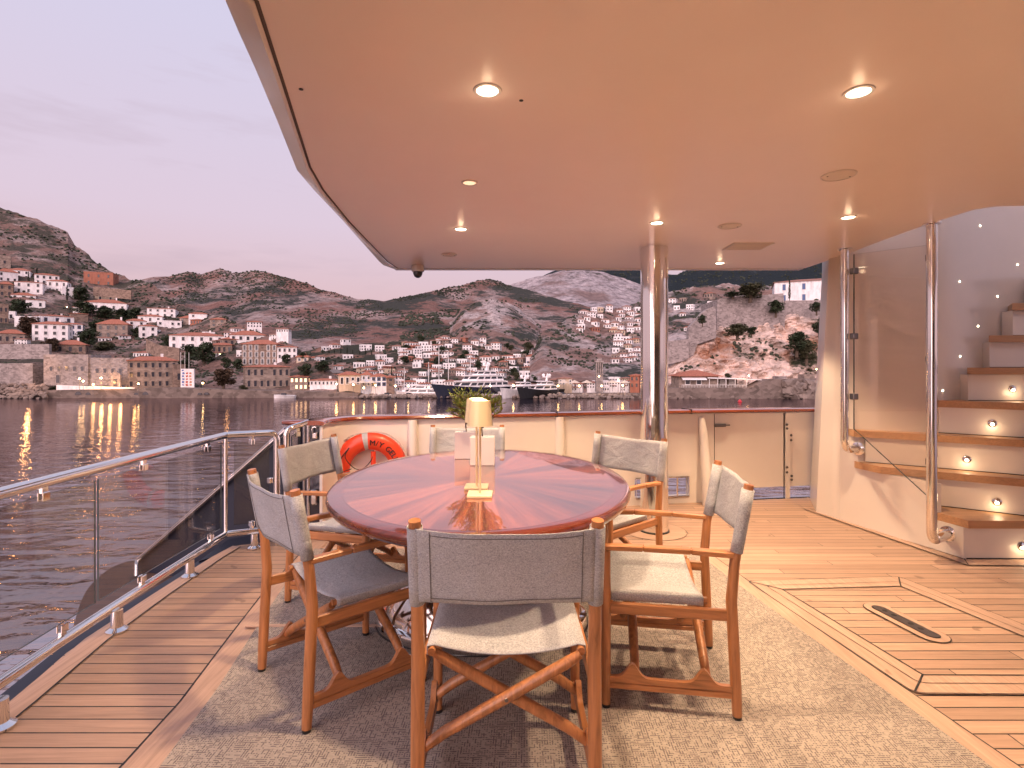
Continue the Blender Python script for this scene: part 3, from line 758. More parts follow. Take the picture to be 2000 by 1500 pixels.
zone('crag foot behind bell tower', 1105, 1248, 715, 748, 18, L_coast, 12, 22)
zone('high on right village hill', 1130, 1248, 606, 650, 30, L_vill, 9, 16)
zone('lower right village hill', 1195, 1248, 650, 715, 22, L_vill, 11, 18)
zone('red slope left of fort wall', 1306, 1400, 580, 655, 12, L_vill, 10, 17)
zone('far hillside path above harbour', 620, 790, 668, 690, 6, L_coast, 14, 24)
zone('waterfront behind moored boats', 760, 990, 752, 764, 18, L_coast, 16, 28, True)
zone('waterfront right of motor yachts', 1080, 1248, 752, 764, 14, L_coast, 16, 28, True)
house('tall white mansion with blue windows and orange roof above the harbour', *C3(1108, 1238, 765, 785, 850), L_coast, P, m_roof, 2, 4, frame=m_shut)
house('cream house with orange roof in front of the tall white mansion', *C3(1130, 1262, 808, 830, 870), L_coast, CR, m_roof, 1, 3)
house('cream waterfront house with four tall shuttered windows', *C3(1365, 1470, 945, 958, 1012), L_coast, CR, m_roof2, 1, 4, Z=142, rz=.1)
house('orange and white corner building by the pillar at the waterfront', *C3(1918, 1995, 930, 935, 1035), L_coast, TE, m_roof, 2, 2, Z=141)
# bell tower
e = empty('bell_tower', at(1170, 760, 143)); tag(e, 'square stone bell tower with arched belfry on the waterfront', 'tower')
k = 143 / F; mb = MB(); mb.box((0, 0, 12 * k), (13 * k, 13 * k, 34 * k)); mb.box((0, 0, 29.5 * k), (15.5 * k, 15.5 * k, 2 * k)); mb.build('shaft', m_stone3, e); mb = MB(); mb.box((0, 0, 53.5 * k), (16 * k, 16 * k, 2.4 * k)); mb.box((0, 0, 57 * k), (10 * k, 10 * k, 4.8 * k)); mb.build('roof', m_stone3, e)
mb = MB()
for sx in (-1, -.33, .33, 1):
    for sy in (-1, 1): mb.box((sx * 5.4 * k, sy * 5.4 * k, 41.3 * k), (1.9 * k, 1.9 * k, 21.4 * k))
    if abs(sx) < .5:
        for sy in (-1, 1): mb.box((sy * 5.4 * k, sx * 5.4 * k, 41.3 * k), (1.9 * k, 1.9 * k, 21.4 * k))
mb.build('belfry_columns', m_stone3, e)
MB().lathe([(2.6 * k, 0), (2.2 * k, 3 * k), (1.2 * k, 5 * k)], (0, 0, 40 * k), 12).build('bell', m_gun, e)

# right headland: fort, mansion, restaurant
e = empty('fort', at(1465, 600, 160)); tag(e, 'great pale stone fort wall with bastion on top of the right cliff', 'fort')
def solid(parent, name, mat, pts, Y0, Y1):
    """vertical-faced solid from a photo outline, standing at Y0 and going back to Y1"""
    a = [at(px, py, Y0) for px, py in pts]; o_ = parent.location
    n = len(a); k = 1.0
    vs = [v - o_ for v in a] + [Vector((v.x, Y1, v.z)) - o_ for v in a]
    mb = MB(); mb.add(vs, [tuple(range(n))[::-1], tuple(range(n, 2 * n))] + [(i, (i + 1) % n, n + (i + 1) % n, n + i) for i in range(n)])
    return mb.build(name, mat, parent)
solid(e, 'bastion', m_stone3, [(1400, 660), (1401, 585), (1412, 582), (1530, 573), (1533, 600), (1533, 650)], 160, 174)
solid(e, 'curtain_wall', m_stone3, [(1533, 640), (1533, 587), (1700, 586), (1700, 640)], 163, 166)
solid(e, 'stepped_wall', m_stone3, [(1345, 700), (1345, 640), (1352, 632), (1362, 622), (1372, 610), (1384, 602), (1398, 598), (1399, 660), (1362, 672), (1354, 696)], 152, 154)
solid(e, 'lower_wall', m_stone3, [(1290, 715), (1290, 668), (1345, 662), (1345, 700), (1335, 705)], 150, 152)
house('pale blue-white mansion with blue shuttered windows above the fort wall', 1519, 1700, 537, 547, 590, L_cliff, m_plaster, m_roof2, 2, 5, frame=m_wframe, pane=m_shut, Z=170, rz=.12, depth=.6, chim=True, name='mansion', wh=1.9)
e3 = empty('restaurant', at(1365, 758, 134)); tag(e3, 'waterside restaurant with red hip roof and white awnings under the cliff', 'restaurant')
k = 134 / F
mb = MB(); mb.box((0, 3.5, 12 * k), (76 * k, 7, 24 * k)); mb.build('wall', m_stone, e3)
rb = MB(); roof_mb(rb, 78 * k, 8, 23 * k, 12 * k, .5); o_ = rb.build('roof', m_roof, e3); o_.location = (0, 3.5, 0)
for x in (-22, 0): 
    window_obj(e3, 1.01, 1.1, m_wframe, m_pane, (x * k, 0, 12 * k), 0)
mb = MB(); mb.add([(-35 * k, -1.4, 17 * k), (12 * k, -1.4, 17 * k), (12 * k, .0, 22 * k), (-35 * k, 0, 22 * k), (-35 * k, -1.4, 16 * k), (12 * k, -1.4, 16 * k)], [(0, 1, 2, 3), (4, 5, 1, 0)]); mb.build('awning', m_plaster, e3)
mb = MB(); mb.box((52 * k, 1.5, 19 * k), (74 * k, 5, .25), M=Matrix.Rotation(.03, 4, 'Y')); mb.box((112 * k, 1.5, 16.5 * k), (46 * k, 4, .18), M=Matrix.Rotation(.05, 4, 'Y')); mb.build('terrace_canopy', m_plaster, e3)
mb = MB()
for x in (18, 34, 50, 68, 90): mb.box((x * k, -.9, 9 * k), (.12, .12, 18 * k))
mb.build('canopy_posts', m_wframe, e3)
mb = MB(); mb.box((50 * k, 3.6, 9 * k), (72 * k, .3, 17 * k)); mb.build('terrace_back_wall', m_stone2, e3)
for x in (58, 76): window_obj(e3, 1.51, 1.2, m_wframe, m_wframe, (x * k, 3.4, 11 * k), 0)
mb = MB()
for x in range(-36, 90, 3): mb.box((x * k, -1.2, 3.5 * k), (.06, .06, 6 * k))
mb.box((27 * k, -1.2, 6.5 * k), (126 * k, .08, .08)); mb.build('railing', m_wframe, e3)
wallthing('hut', 'small flat grey hut on the sea wall at the right', [(1571, 731), (1592, 731)], [134, 134], 2.4, m_stone, 3, cat='hut')
wallthing('hut', 'low pale hut on the sea wall nearest the stair casing', [(1520, 735), (1536, 735)], [134, 134], 2.0, m_stone3, 3, cat='hut')

# ------------------------------------------------------------------ trees
def leafball(mb, c, rx, rz_, n, s):
    for i in range(n):
        a = rnd.uniform(0, 6.283); cz = rnd.uniform(-1, 1); r = rnd.uniform(.45, 1.0) ** .5
        q = Vector((math.cos(a) * math.sqrt(1 - cz * cz) * rx * r, math.sin(a) * math.sqrt(1 - cz * cz) * rx * r, cz * rz_ * r)) + Vector(c)
        d1 = Vector((rnd.uniform(-1, 1), rnd.uniform(-1, 1), rnd.uniform(-.6, .6))).normalized() * s * rnd.uniform(.6, 1.4)
        d2 = Vector((rnd.uniform(-1, 1), rnd.uniform(-1, 1), rnd.uniform(-.6, 1))).normalized() * s * rnd.uniform(.5, 1.1)
        mb.add([q - d1, q + d2, q + d1, q - d2], [(0, 1, 2, 3)])
def tree_proto(kind, mat):
    e = empty('tree')
    t = MB()
    if kind == 'round':
        t.tube([(0, 0, -1), (.1, 0, 1), (.0, .1, 2.2), (.2, 0, 3.2)], [.3, .24, .18, .08], 7)
        for i in range(5):
            a = i * 1.26; t.tube([(0, 0, 1.6), (math.cos(a) * .9, math.sin(a) * .9, 2.8), (math.cos(a) * 1.5, math.sin(a) * 1.5, 3.5)], [.13, .09, .04], 5)
        c_ = MB()
        for i in range(22):
            a = rnd.uniform(0, 6.28); z_ = rnd.uniform(.9, 4.5); r = rnd.uniform(.2, 1.75) * math.sqrt(max(.1, 1 - ((z_ - 2.4) / 2.6) ** 2)); leafball(c_, (math.cos(a) * r, math.sin(a) * r, z_), rnd.uniform(.6, 1.05), rnd.uniform(.5, .85), 110, .22)
    else:
        t.tube([(0, 0, -1), (0, 0, 3), (0, 0, 6)], [.14, .1, .03], 6); c_ = MB()
        for i in range(14):
            z = .8 + i * .42; leafball(c_, (rnd.uniform(-.06, .06), rnd.uniform(-.06, .06), z), .62 * math.sin(min(1, (i + 1.5) / 4) * 1.57) * (1 - i / 17), .45, 60, .13)
    t.build('trunk', m_trunk, e); c_.build('crown', mat, e, fixn=False); return e
protos = {'r1': tree_proto('round', m_tree), 'r2': tree_proto('round', m_tree2), 'r3': tree_proto('round', m_bronze), 'c': tree_proto('cypress', m_cyp)}
used = set()
def tree(kind, px, py, hp, label, group, L=None, Z=None, wide=1.0):
    p = L.find(px, py) if Z is None else at(px, py, Z)
    o = protos[kind] if kind not in used else copy_tree(protos[kind]); used.add(kind)
    H0 = 5.4 if kind != 'c' else 6.9; s = hp * p.y / F / H0
    o.location = (p.x, p.y, EYE + (HY - py) / F * p.y); o.scale = (s * wide, s * wide, s); o.rotation_euler = (0, 0, rnd.uniform(0, 6.28))
    o.name = 'cypress' if kind == 'c' else 'tree'; tag(o, label, 'tree', group); return o
GT = 'trees among the left village houses'
for kind, px, py, hp, wd, lab in [
    ('r1', 398, 712, 46, 1.2, 'large dark tree right of the curved terrace wall'), ('r3', 436, 758, 40, 1.5, 'wide rust-brown tree on the left quay'),
    ('r1', 372, 705, 34, 1.2, 'dark tree at the foot of the long white house'), ('r1', 172, 680, 40, 1.2, 'tall dark tree in the gully left of the grey stone house'),
    ('r1', 190, 655, 34, 1.1, 'dark tree beside the grey stone house, lower of two'), ('r1', 165, 620, 34, 1.4, 'dark tree under the small square white house'),
    ('r1', 205, 626, 30, 1.6, 'spreading tree below the long red-roofed house'), ('r1', 240, 632, 30, 1.7, 'spreading tree right of the long red-roofed house'),
    ('r1', 262, 625, 26, 1.4, 'dark tree above the middle white cluster'), ('r1', 270, 662, 26, 1.2, 'tree left of the tall white house at the cluster foot'),
    ('r1', 328, 680, 28, 1.1, 'dark tree at the left end of the very long white house'), ('r3', 55, 660, 44, 1.2, 'reddish dark tree left of the big white house'),
    ('r3', 100, 690, 30, 1.5, 'reddish bush-like tree above the quay building'), ('r1', 40, 615, 32, 1.4, 'dark tree between the brown stone houses at left'),
    ('r1', 155, 590, 30, 1.5, 'dark tree left of the terracotta building'), ('r1', 30, 572, 22, 1.5, 'small tree under the topmost white houses'),
    ('r2', 205, 688, 22, 2.2, 'low olive tree above the fort building'), ('r1', 104, 772, 18, 1.5, 'round dark bush growing at the foot of the fort wall'),
    ('r1', 360, 722, 22, 1.5, 'dark tree above the flagpoles'), ('r1', 442, 722, 26, 1.0, 'small dark tree before the stone steps, left one'),
    ('r1', 463, 724, 24, 1.3, 'small dark tree before the stone steps, right one'), ('r1', 558, 712, 22, 1.0, 'narrow dark tree in front of the white house by the mansion'),
    ('r1', 592, 705, 18, 1.3, 'dark bush right of the white house by the mansion'), ('r1', 596, 738, 30, 1.2, 'dark tree behind the stone waterside houses, left one'),
    ('r1', 632, 728, 26, 1.6, 'wide dark tree behind the stone waterside houses'), ('r2', 475, 765, 14, 1.5, 'small shrub at the quay end')]:
    z_ = 137.5 if py > 750 else (142 if py > 735 else None)
    tree(kind, px, py, hp, lab, GT, L_left if px < 640 else L_coast, z_, wd)
for px, py, hp, lab in [(131, 588, 32, 'dark cypress beside the narrow white house'), (56, 555, 26, 'cypress between the topmost white houses'), (72, 556, 34, 'tall cypress left of the tall white house'),
                        (765, 745, 30, 'cypress at the harbour left of the boats, taller'), (774, 752, 24, 'cypress at the harbour left of the boats, shorter'), (857, 740, 26, 'cypress behind the big yacht mast')]:
    tree('c', px, py, hp, lab, 'cypresses on the shore', L_left if px < 640 else L_coast, None if px < 640 else 150, 1.1)
for i, (px, py, hp, w_, lab) in enumerate([(1465, 585, 34, 2.2, 'broad pine crown behind the fort wall'), (1432, 582, 14, 3, 'low pine crown left of the broad one'), (1515, 615, 30, 1.3, 'dark tree growing at the foot of the bastion'),
        (1440, 660, 30, 2.0, 'dark bush spreading on the cliff face, upper left'), (1468, 655, 18, 1.6, 'small bush on the cliff face beside the spreading one'), (1556, 690, 44, 1.3, 'dark green tree mass on the cliff, centre right'),
        (1575, 705, 44, 1.2, 'dark green tree mass lowest on the cliff'), (1595, 612, 24, 1.3, 'dark tree before the mansion at the stair casing'), (1372, 635, 22, 1.0, 'dark tree between stepped wall and bastion'),
        (1421, 740, 12, 1.5, 'bush right of the restaurant roof'), (1600, 655, 30, 1.2, 'shrub on the cliff nearest the stair casing')]):
    tree('r1' if i % 3 else 'r2', px, py, hp, lab, 'trees on the right headland', L_cliff, 158 if py < 620 else (146 if py < 712 else 138), w_)
o_ = tree('c', 1542, 586, 42, 'thin pine with ragged crown before the mansion', None, L_cliff, 165, .9)
tree('c', 1612, 600, 40, 'tall thin pine by the mansion near the stair casing', None, L_cliff, 163, 1.0)
tp = sorted(((rnd.uniform(770, 1245), rnd.uniform(672, 748)) for _ in range(48)), key=lambda q: q[0])
for i, (px, py) in enumerate(tp):
    nb = ['left of the big yacht', 'above the big yacht', 'above the gap between yachts', 'above the motor yachts', 'left of the bell tower', 'around the bell tower'][min(5, int((px - 770) / 80))]
    k_ = sum(1 for q in tp[:i] if min(5, int((q[0] - 770) / 80)) == min(5, int((px - 770) / 80)))
    tree('r1' if i % 3 else 'r2', px, py, rnd.uniform(11, 20), 'dark tree among village houses, %s from left %s' % ((ORD + ['tenth', 'eleventh', 'twelfth', 'thirteenth', 'fourteenth'])[k_], nb), 'trees in the harbour village', L_coast, None, rnd.uniform(1, 1.5))
for i in range(9):
    px = 630 + i * 12 + rnd.uniform(-2, 2); tree('c', px, 690 + i * .5, rnd.uniform(9, 15), 'small cypress, %s from left in the row on the far hillside path' % ORD[i], 'row of cypresses', L_coast, None, 1.5)

# ------------------------------------------------------------------ street lamps
def street_lamp(i, px, py, Z, size, label):
    p = at(px, py, Z); e = empty('street_lamp', p); tag(e, label, 'street lamp', 'lit street lamps on the shore')
    MB().tube([(0, 0, -3), (0, 0, -.1)], .05, 5).build('pole', m_gun, e)
    s = MB(); s.lathe([(.02, -size), (size * .8, -size * .5), (size, 0), (size * .8, size * .5), (.02, size)], n=10); s.build('globe', m_street, e, smooth=True)
    return e
lamps = []
for cx, cy, nm in [(555, 1285, 'on the fort quay, leftmost'), (580, 1302, 'on the fort quay beside the leftmost'), (650, 1325, 'low before the chapel wall'), (705, 1280, 'brightest before the chapel wall'), (935, 1260, 'at the left corner of the square quay mansion'), (965, 1320, 'low at the foot of the square quay mansion'), (280, 745, 'in the shrubs high at left'), (468, 785, 'on the hillside path below the white houses'), (395, 697, 'beside the white house by the cypress'), (1415, 1315, 'on the quay right of the mural wall'), (1535, 1115, 'on the steps left of the grand mansion'), (1580, 1155, 'under the terrace of the grand mansion'), (1700, 1225, 'at the long red-roofed stone building'), (1740, 1265, 'right of the small quay trees')]:
    lamps.append((cx / 3.572, 380 + cy / 3.572, nm))
for cx, cy, nm in [(1030, 1000, 'at the cream promenade building, left'), (1160, 1005, 'at the cream promenade building, right'), (1243, 1030, 'before the pale blue house'), (1335, 1010, 'on the white promenade building'), (1490, 1015, 'at the end of the promenade'), (1590, 1015, 'left of the moored ferry')]:
    lamps.append((400 + cx / 4, 500 + cy / 4, nm))
for cx, cy, nm in [(350, 1025, 'left of the big dark yacht'), (830, 1015, 'between the big yacht and the motor yachts'), (1010, 1010, 'behind the first motor yacht'), (1360, 1015, 'right of the motor yachts'), (1525, 1015, 'before the arcade'), (1680, 940, 'on the bell tower'), (1700, 1015, 'below the bell tower'), (1830, 970, 'right of the bell tower'), (1865, 1010, 'on the waterfront near the steel pillar')]:
    lamps.append((750 + cx / 4, 500 + cy / 4, nm))
for cx, cy, nm in [(1250, 935, 'under the cliff right of the restaurant'), (1780, 885, 'at the cliff foot beside the stair casing')]:
    lamps.append((1150 + cx / 4, 500 + cy / 4, nm))
for i, (px, py, nm) in enumerate(lamps):
    Z = 133.5 if py > 735 else (L_left.find(px, py).y - 3 if px < 600 else 138)
    street_lamp(i, px, py, Z, .21 if py > 735 else .17, 'lit street lamp ' + nm)
def pl(px, py, Y, power, r=.3, col=(1, .47, .15)):
    l = bpy.data.objects.new('lamp_light', bpy.data.lights.new('lamp_light', 'POINT')); C.objects.link(l); l.location = at(px, py, Y); l.data.energy = power * .3; l.data.color = col; l.data.shadow_soft_size = r
pl(52, 716, 132, 2200); pl(198, 748, 133.5, 900); pl(215, 750, 133.5, 900); pl(235, 751, 133.5, 900); pl(182, 752, 134.5, 500); pl(262, 735, 134, 500)
pl(442, 705, 138, 300); pl(657, 752, 137, 350); pl(690, 752, 137, 350); pl(733, 752, 137, 350); pl(1462, 736, 131, 500); pl(1216, 750, 137, 500)
# small chapel gate lit by the lamps
e = empty('chapel_gate', at(227, 757, 136)); tag(e, 'small lit stone gate with pointed top against the fort wall', 'gate')
mb = MB(); mb.box((0, 0, 1.6), (2.4, .6, 3.2)); mb.add([(-1.4, -.35, 3.2), (1.4, -.35, 3.2), (0, -.35, 4.3), (-1.4, .35, 3.2), (1.4, .35, 3.2), (0, .35, 4.3)], [(0, 1, 2), (5, 4, 3), (0, 2, 5, 3), (1, 4, 5, 2), (0, 3, 4, 1)]); mb.build('gate_wall', m_stone3, e)
MB().box((0, -.32, 1.2), (.9, .08, 2.0)).build('door', m_pane, e)
wallthing('low_wall', 'low white-lit wall along the fort quay', [(110, 752), (262, 757)], [135, 135], 2, m_plaster, .3)

# ------------------------------------------------------------------ boats
def yacht(name, label, px, py, Z, Lx, beam, H, head, hullmat, decks, group=None):
    e = empty(name, (at(px, py, Z).x, Z, WATER), head); tag(e, label, 'yacht', group)
    mb = MB(); N = 16; vs = []
    for i in range(N + 1):
        s = i / N; y = Lx * (s - .5); f = max(0, (s - .45) / .55)
        b = beam / 2 * (1 - f ** 2.4) * (1 if s > .05 else .95) + .03; z = H * (1 + .45 * f ** 1.6)
        yo = f ** 2 * Lx * .06
        vs += [(-b * .15, y - yo * .6, -.6), (-b * .75 * (1 - f * .4), y - yo * .3, .15), (-b, y + yo, z), (b, y + yo, z), (b * .75 * (1 - f * .4), y - yo * .3, .15), (b * .15, y - yo * .6, -.6)]
    fs = []
    for i in range(N):
        for q in range(6): fs.append((6 * i + q, 6 * i + (q + 1) % 6, 6 * i + 6 + (q + 1) % 6, 6 * i + 6 + q))
    fs += [tuple(range(6)), tuple(6 * N + q for q in range(5, -1, -1))]
    mb.add(vs, fs); h = mb.build('hull', hullmat, e)
    z = H
    for k, (y0, y1, w_, hh, rk) in enumerate(decks):
        mb = MB(); a, b_ = y0 * Lx, y1 * Lx; hw = w_ * beam / 2
        vs = [(-hw, a, z), (hw, a, z), (hw, b_ - rk, z), (hw * .45, b_, z), (-hw * .45, b_, z), (-hw, b_ - rk, z)]
        tp = [(x * .88, (y - (hh * 1.1 if y > a else -hh * .2)), z + hh) for x, y, _ in vs]
        mb.add(vs + tp, [tuple(range(6))[::-1], tuple(range(6, 12))] + [(i, (i + 1) % 6, 6 + (i + 1) % 6, 6 + i) for i in range(6)])
        c_ = mb.build('cabin', m_plaster, e)
        mb = MB()
        for (i, j) in ((0, 5), (1, 2), (2, 3), (3, 4), (5, 4)):
            A, B_, A2, B2 = (Vector(q) for q in (vs[i], vs[j], tp[i], tp[j]))
            n_ = (B_ - A).cross(A2 - A).normalized()
            if n_.dot((A + B_) / 2 - Vector((0, (a + b_) / 2, z))) < 0: n_ = -n_
            g = lambda s_, t_: A.lerp(B_, s_).lerp(A2.lerp(B2, s_), t_) + n_ * .05
            nn = max(1, int((B_ - A).length / 2.2))
            for q in range(nn):
                s0 = (q + .1) / nn; s1 = (q + .9) / nn
                mb.add([g(s0, .35), g(s1, .35), g(s1, .78), g(s0, .78)], [(0, 1, 2, 3)])
        mb.build('windows', m_pane, c_, fixn=False)
        mb = MB(); mb.prism([(x * 1.12, y + (.9 if y > a else -.8)) for x, y, _ in tp], z + hh, z + hh + .14); mb.build('deck_edge', m_plaster, e)
        z += hh + .14
    mb = MB(); yc = (decks[-1][0] + .08) * Lx
    mb.bar((0, yc, z), (0, yc - .6, z + H * .9), .35, .5); mb.bar((-1.2, yc, z + H * .5), (1.2, yc, z + H * .5), .2, .2); mb.build('mast', m_plaster, e)
    for sx in (-1, 1): mb = MB(); mb.lathe([(.3, 0), (.42, .3), (.36, .6), (.1, .75)], (sx * .95, yc, z + H * .5 + .1), 10); mb.build('radar_dome', m_plaster, e)
    return e
yacht('motor_yacht', 'large yacht with navy hull and three white decks, left of the motor yachts', 930, 773, 140, 26, 6.4, 2.5, R(136), m_navy, [(-.36, .28, .86, 1.5, 2.2), (-.30, .16, .72, 1.3, 2.0), (-.22, .03, .55, 1.0, 1.4)])
yacht('motor_yacht', 'white motor yacht with striped hull moored left of the black-hulled one', 1014, 773, 136, 15, 4.2, 1.9, R(146), m_plaster, [(-.30, .20, .8, 1.0, 2.0), (-.25, .05, .6, .7, 1.2)])
yacht('motor_yacht', 'motor yacht with black hull and sleek white top at the breakwater', 1054, 774, 135, 16, 4.4, 2.0, R(140), m_dark, [(-.32, .22, .8, 1.1, 2.4), (-.26, .04, .6, .75, 1.4)])
yacht('ferry', 'white passenger boat moored at the promenade end left of the big yacht', 818, 772, 141, 13, 3.8, 1.0, R(80), m_plaster, [(-.4, .30, .85, .9, 1.2), (-.38, .15, .8, .8, 1.0)])
def sailboat(px, Z, hgt, lab):
    e = empty('sailboat', (at(px, 772, Z).x, Z, WATER), rnd.uniform(2.6, 3.6)); tag(e, lab, 'sailboat', 'sailing boats moored in the harbour')
    mb = MB(); N = 8; vs = []
    for i in range(N + 1):
        s = i / N; b = .05 + 1.4 * math.sin(min(1, (1 - s) * 1.4 + .05) * 1.57) * (1 if s > .1 else .85); y = 9 * (s - .5)
        vs += [(-b * .3, y, -.3), (-b, y, 1.0 + .3 * s), (b, y, 1.0 + .3 * s), (b * .3, y, -.3)]
    fs = [(4 * i + q, 4 * i + (q + 1) % 4, 4 * i + 4 + (q + 1) % 4, 4 * i + 4 + q) for i in range(N) for q in range(4)] + [(0, 1, 2, 3), (4 * N + 3, 4 * N + 2, 4 * N + 1, 4 * N)]
    mb.add(vs, fs); mb.build('hull', m_plaster, e)
    MB().tube([(0, .6, 1), (0, .6, hgt)], .09, 6).build('mast', m_wframe, e)
    MB().tube([(0, .5, 2.2), (0, -3.2, 2.3)], .16, 6).build('boom', m_linen, e)
    MB().box((0, -.3, 1.35), (1.3, 3.2, .5), bev=.15).build('cabin', m_plaster, e)
    mb = MB(); 
    for q in ((0, 4.4, 1.3), (0, -4.4, 1.1), (-1.2, .4, 1.1), (1.2, .4, 1.1)): mb.tube([q, (0, .6, hgt)], .02, 3)
    mb.build('rigging', m_gun, e)
for px, Z, h, lab in [(789, 144, 7.5, 'sailing boat with bare mast furthest left in the marina'), (838, 146, 9, 'sailing boat behind the white passenger boat'), (860, 147, 13.5, 'tall-masted sailing boat left of the big yacht wheelhouse'), (878, 148, 12, 'sailing boat whose mast rises above the big yacht bow'), (918, 150, 11, 'sailing boat mast behind the big yacht stern'), (953, 147, 10, 'sailing boat right behind the big yacht stern'), (972, 144, 6.5, 'small sailing boat between the big yacht and the motor yachts')]:
    sailboat(px, Z, h, lab)
def smallboat(px, Z, lab):
    e = empty('small_boat', (at(px, 772, Z).x, Z, WATER), rnd.uniform(1, 2.2)); tag(e, lab, 'boat', 'small boats moored along the quays')
    mb = MB(); N = 6; vs = []
    for i in range(N + 1):
        s = i / N; b = .05 + .95 * math.sin(min(1, (1 - s) * 1.5 + .05) * 1.57); y = 5 * (s - .5); vs += [(-b * .4, y, -.2), (-b, y, .7 + .2 * s), (b, y, .7 + .2 * s), (b * .4, y, -.2)]
    mb.add(vs, [(4 * i + q, 4 * i + (q + 1) % 4, 4 * i + 4 + (q + 1) % 4, 4 * i + 4 + q) for i in range(N) for q in range(4)] + [(0, 1, 2, 3), (4 * N + 3, 4 * N + 2, 4 * N + 1, 4 * N)])
    mb.build('hull', m_plaster, e); MB().box((0, .2, 1.0), (1.0, 1.2, .55), bev=.15).build('cabin', m_pane, e)
for px, Z, lab in [(556, 133, 'small white motor boat alone at the stone building quay'), (757, 135, 'small white boat at the far left end of the marina'), (800, 135, 'small white boat left of the passenger boat'), (870, 134, 'small white tender under the big yacht bow'), (990, 138, 'small white boat at the left of the motor yachts'), (1100, 138, 'small white boat right of the black-hulled motor yacht'), (960, 137, 'small white boat astern of the big yacht')]:
    smallboat(px, Z, lab)
e = empty('buoy', (at(1445, 782, 118).x, 118, WATER)); tag(e, 'small red mooring buoy on the water below the cliff', 'buoy')
m_red = paint('red_buoy', (.55, .03, .04), .4, .3)
MB().lathe([(.05, -.3), (.42, -.1), (.45, .15), (.2, .5), (.06, .6)], n=14).build('float', m_red, e, smooth=True); MB().tube([(0, 0, .55), (0, 0, .75)], .05, 6).build('eye', m_gun, e)
# parasols on the harbour promenade
m_cream = linen('cream_canvas', (.62, .52, .42), 40)
par = None
for i, px in enumerate([690, 708, 726, 1100, 1122, 1146, 1196, 1220]):
    if par is None:
        par = empty('parasol'); MB().tube([(0, 0, 0), (0, 0, 2.5)], .05, 6).build('pole', m_gun, par)
        MB().lathe([(1.5, 2.2), (.05, 2.9)], n=8, cap=True).build('canopy', m_cream, par); o_ = par
    else: o_ = copy_tree(par)
    p = at(px, 769, 139.5); o_.location = (p.x, 139.5, WATER + 1.4); tag(o_, 'cream cafe parasol on the %s waterfront, %s from left' % ('promenade' if px < 800 else 'village', ORD[i if px < 800 else i - 3]), 'parasol', 'cafe parasols on the %s' % ('promenade' if px < 800 else 'village waterfront'))

# ------------------------------------------------------------------ the yacht's deck
BW = smoothline([(-1.53, 4.34, 0), (-1.53, 4.52, 0), (-1.36, 4.76, 0), (-1.0, 4.84, 0), (-.35, 4.97, 0), (.44, 5.15, 0), (1.264, 5.36, 0), (2.36, 5.56, 0), (3.26, 5.70, 0), (4.8, 5.85, 0)], 6)
edgeL = [(-2.0, -3, 0), (-2.0, 1.0, 0), (-2.024, 2.146, 0), (-2.125, 2.589, 0), (-2.152, 3.679, 0), (-2.12, 4.14, 0), (-1.75, 4.30, 0)]
mb = MB(); poly = [(p[0], p[1]) for p in edgeL] + [(p.x, p.y) for p in BW] + [(6, 5.9), (6, -3)]
mb.prism(poly, -.12, 0.0); struct(mb.build('deck', m_deck))
mb = MB()
A = [gp(240, 1500), gp(348, 1386), gp(444, 1251), gp(511, 1164), gp(580, 1092)]
inner = [Vector((-1.30, -3, 0)), Vector((-1.31, 1.2, 0)), Vector((-1.327, 1.865, 0)), Vector((-1.345, 2.2, 0)), Vector((-1.419, 2.705, 0)), Vector((-1.491, 3.233, 0)), Vector((-1.536, 3.876, 0)), Vector((-1.56, 4.2, 0))]
outer = [Vector((-1.87, -3, 0)), Vector((-1.88, 1.2, 0)), Vector((-1.89, 1.865, 0)), Vector((-1.93, 2.2, 0)), Vector((-2.01, 2.705, 0)), Vector((-2.045, 3.233, 0)), Vector((-2.06, 3.876, 0)), Vector((-2.05, 4.1, 0))]
mb.strip(outer, inner, .004); struct(mb.build('side_deck', m_deckL))
def off(P, d): return [p + Vector((d, 0, 0)) for p in P]
edge8 = [Vector(p) for p in [(-2.0, -3, 0), (-2.0, 1.2, 0), (-2.01, 1.865, 0), (-2.035, 2.2, 0), (-2.13, 2.705, 0), (-2.145, 3.233, 0), (-2.145, 3.876, 0), (-2.12, 4.12, 0)]]
mb = MB(); mb.strip(edge8, off(outer, -.004), .008); struct(mb.build('margin_board', m_margin))
mb = MB(); mb.strip(off(outer, -.005), off(outer, .003), .0085); mb.strip(off(inner, -.004), off(inner, .004), .0085); struct(mb.build('caulk_line', m_caulk))
rugL = [Vector(p) for p in [(-1.15, -3, 0), (-1.16, 1.2, 0), (-1.175, 1.865, 0), (-1.22, 2.2, 0), (-1.30, 2.705, 0), (-1.40, 3.233, 0), (-1.45, 3.876, 0), (-1.47, 4.2, 0)]]
mb = MB(); mb.strip(off(inner, .005), off(rugL, .03), .008); struct(mb.build('margin_board', m_margin))
rugR = [Vector(p) for p in [(1.95, -3, 0), (1.70, 1.2, 0), (1.607, 1.865, 0), (1.56, 2.2, 0), (1.487, 2.705, 0), (1.412, 3.233, 0), (1.34, 3.876, 0), (1.32, 4.2, 0)]]
mb = MB(); mb.strip(off(rugR, -.03)[:7], off(rugR, .11)[:7], .008); struct(mb.build('margin_board', m_margin))
mb = MB(); mb.strip(off(rugR, .108)[:7], off(rugR, .114)[:7], .0085); struct(mb.build('caulk_line', m_caulk))
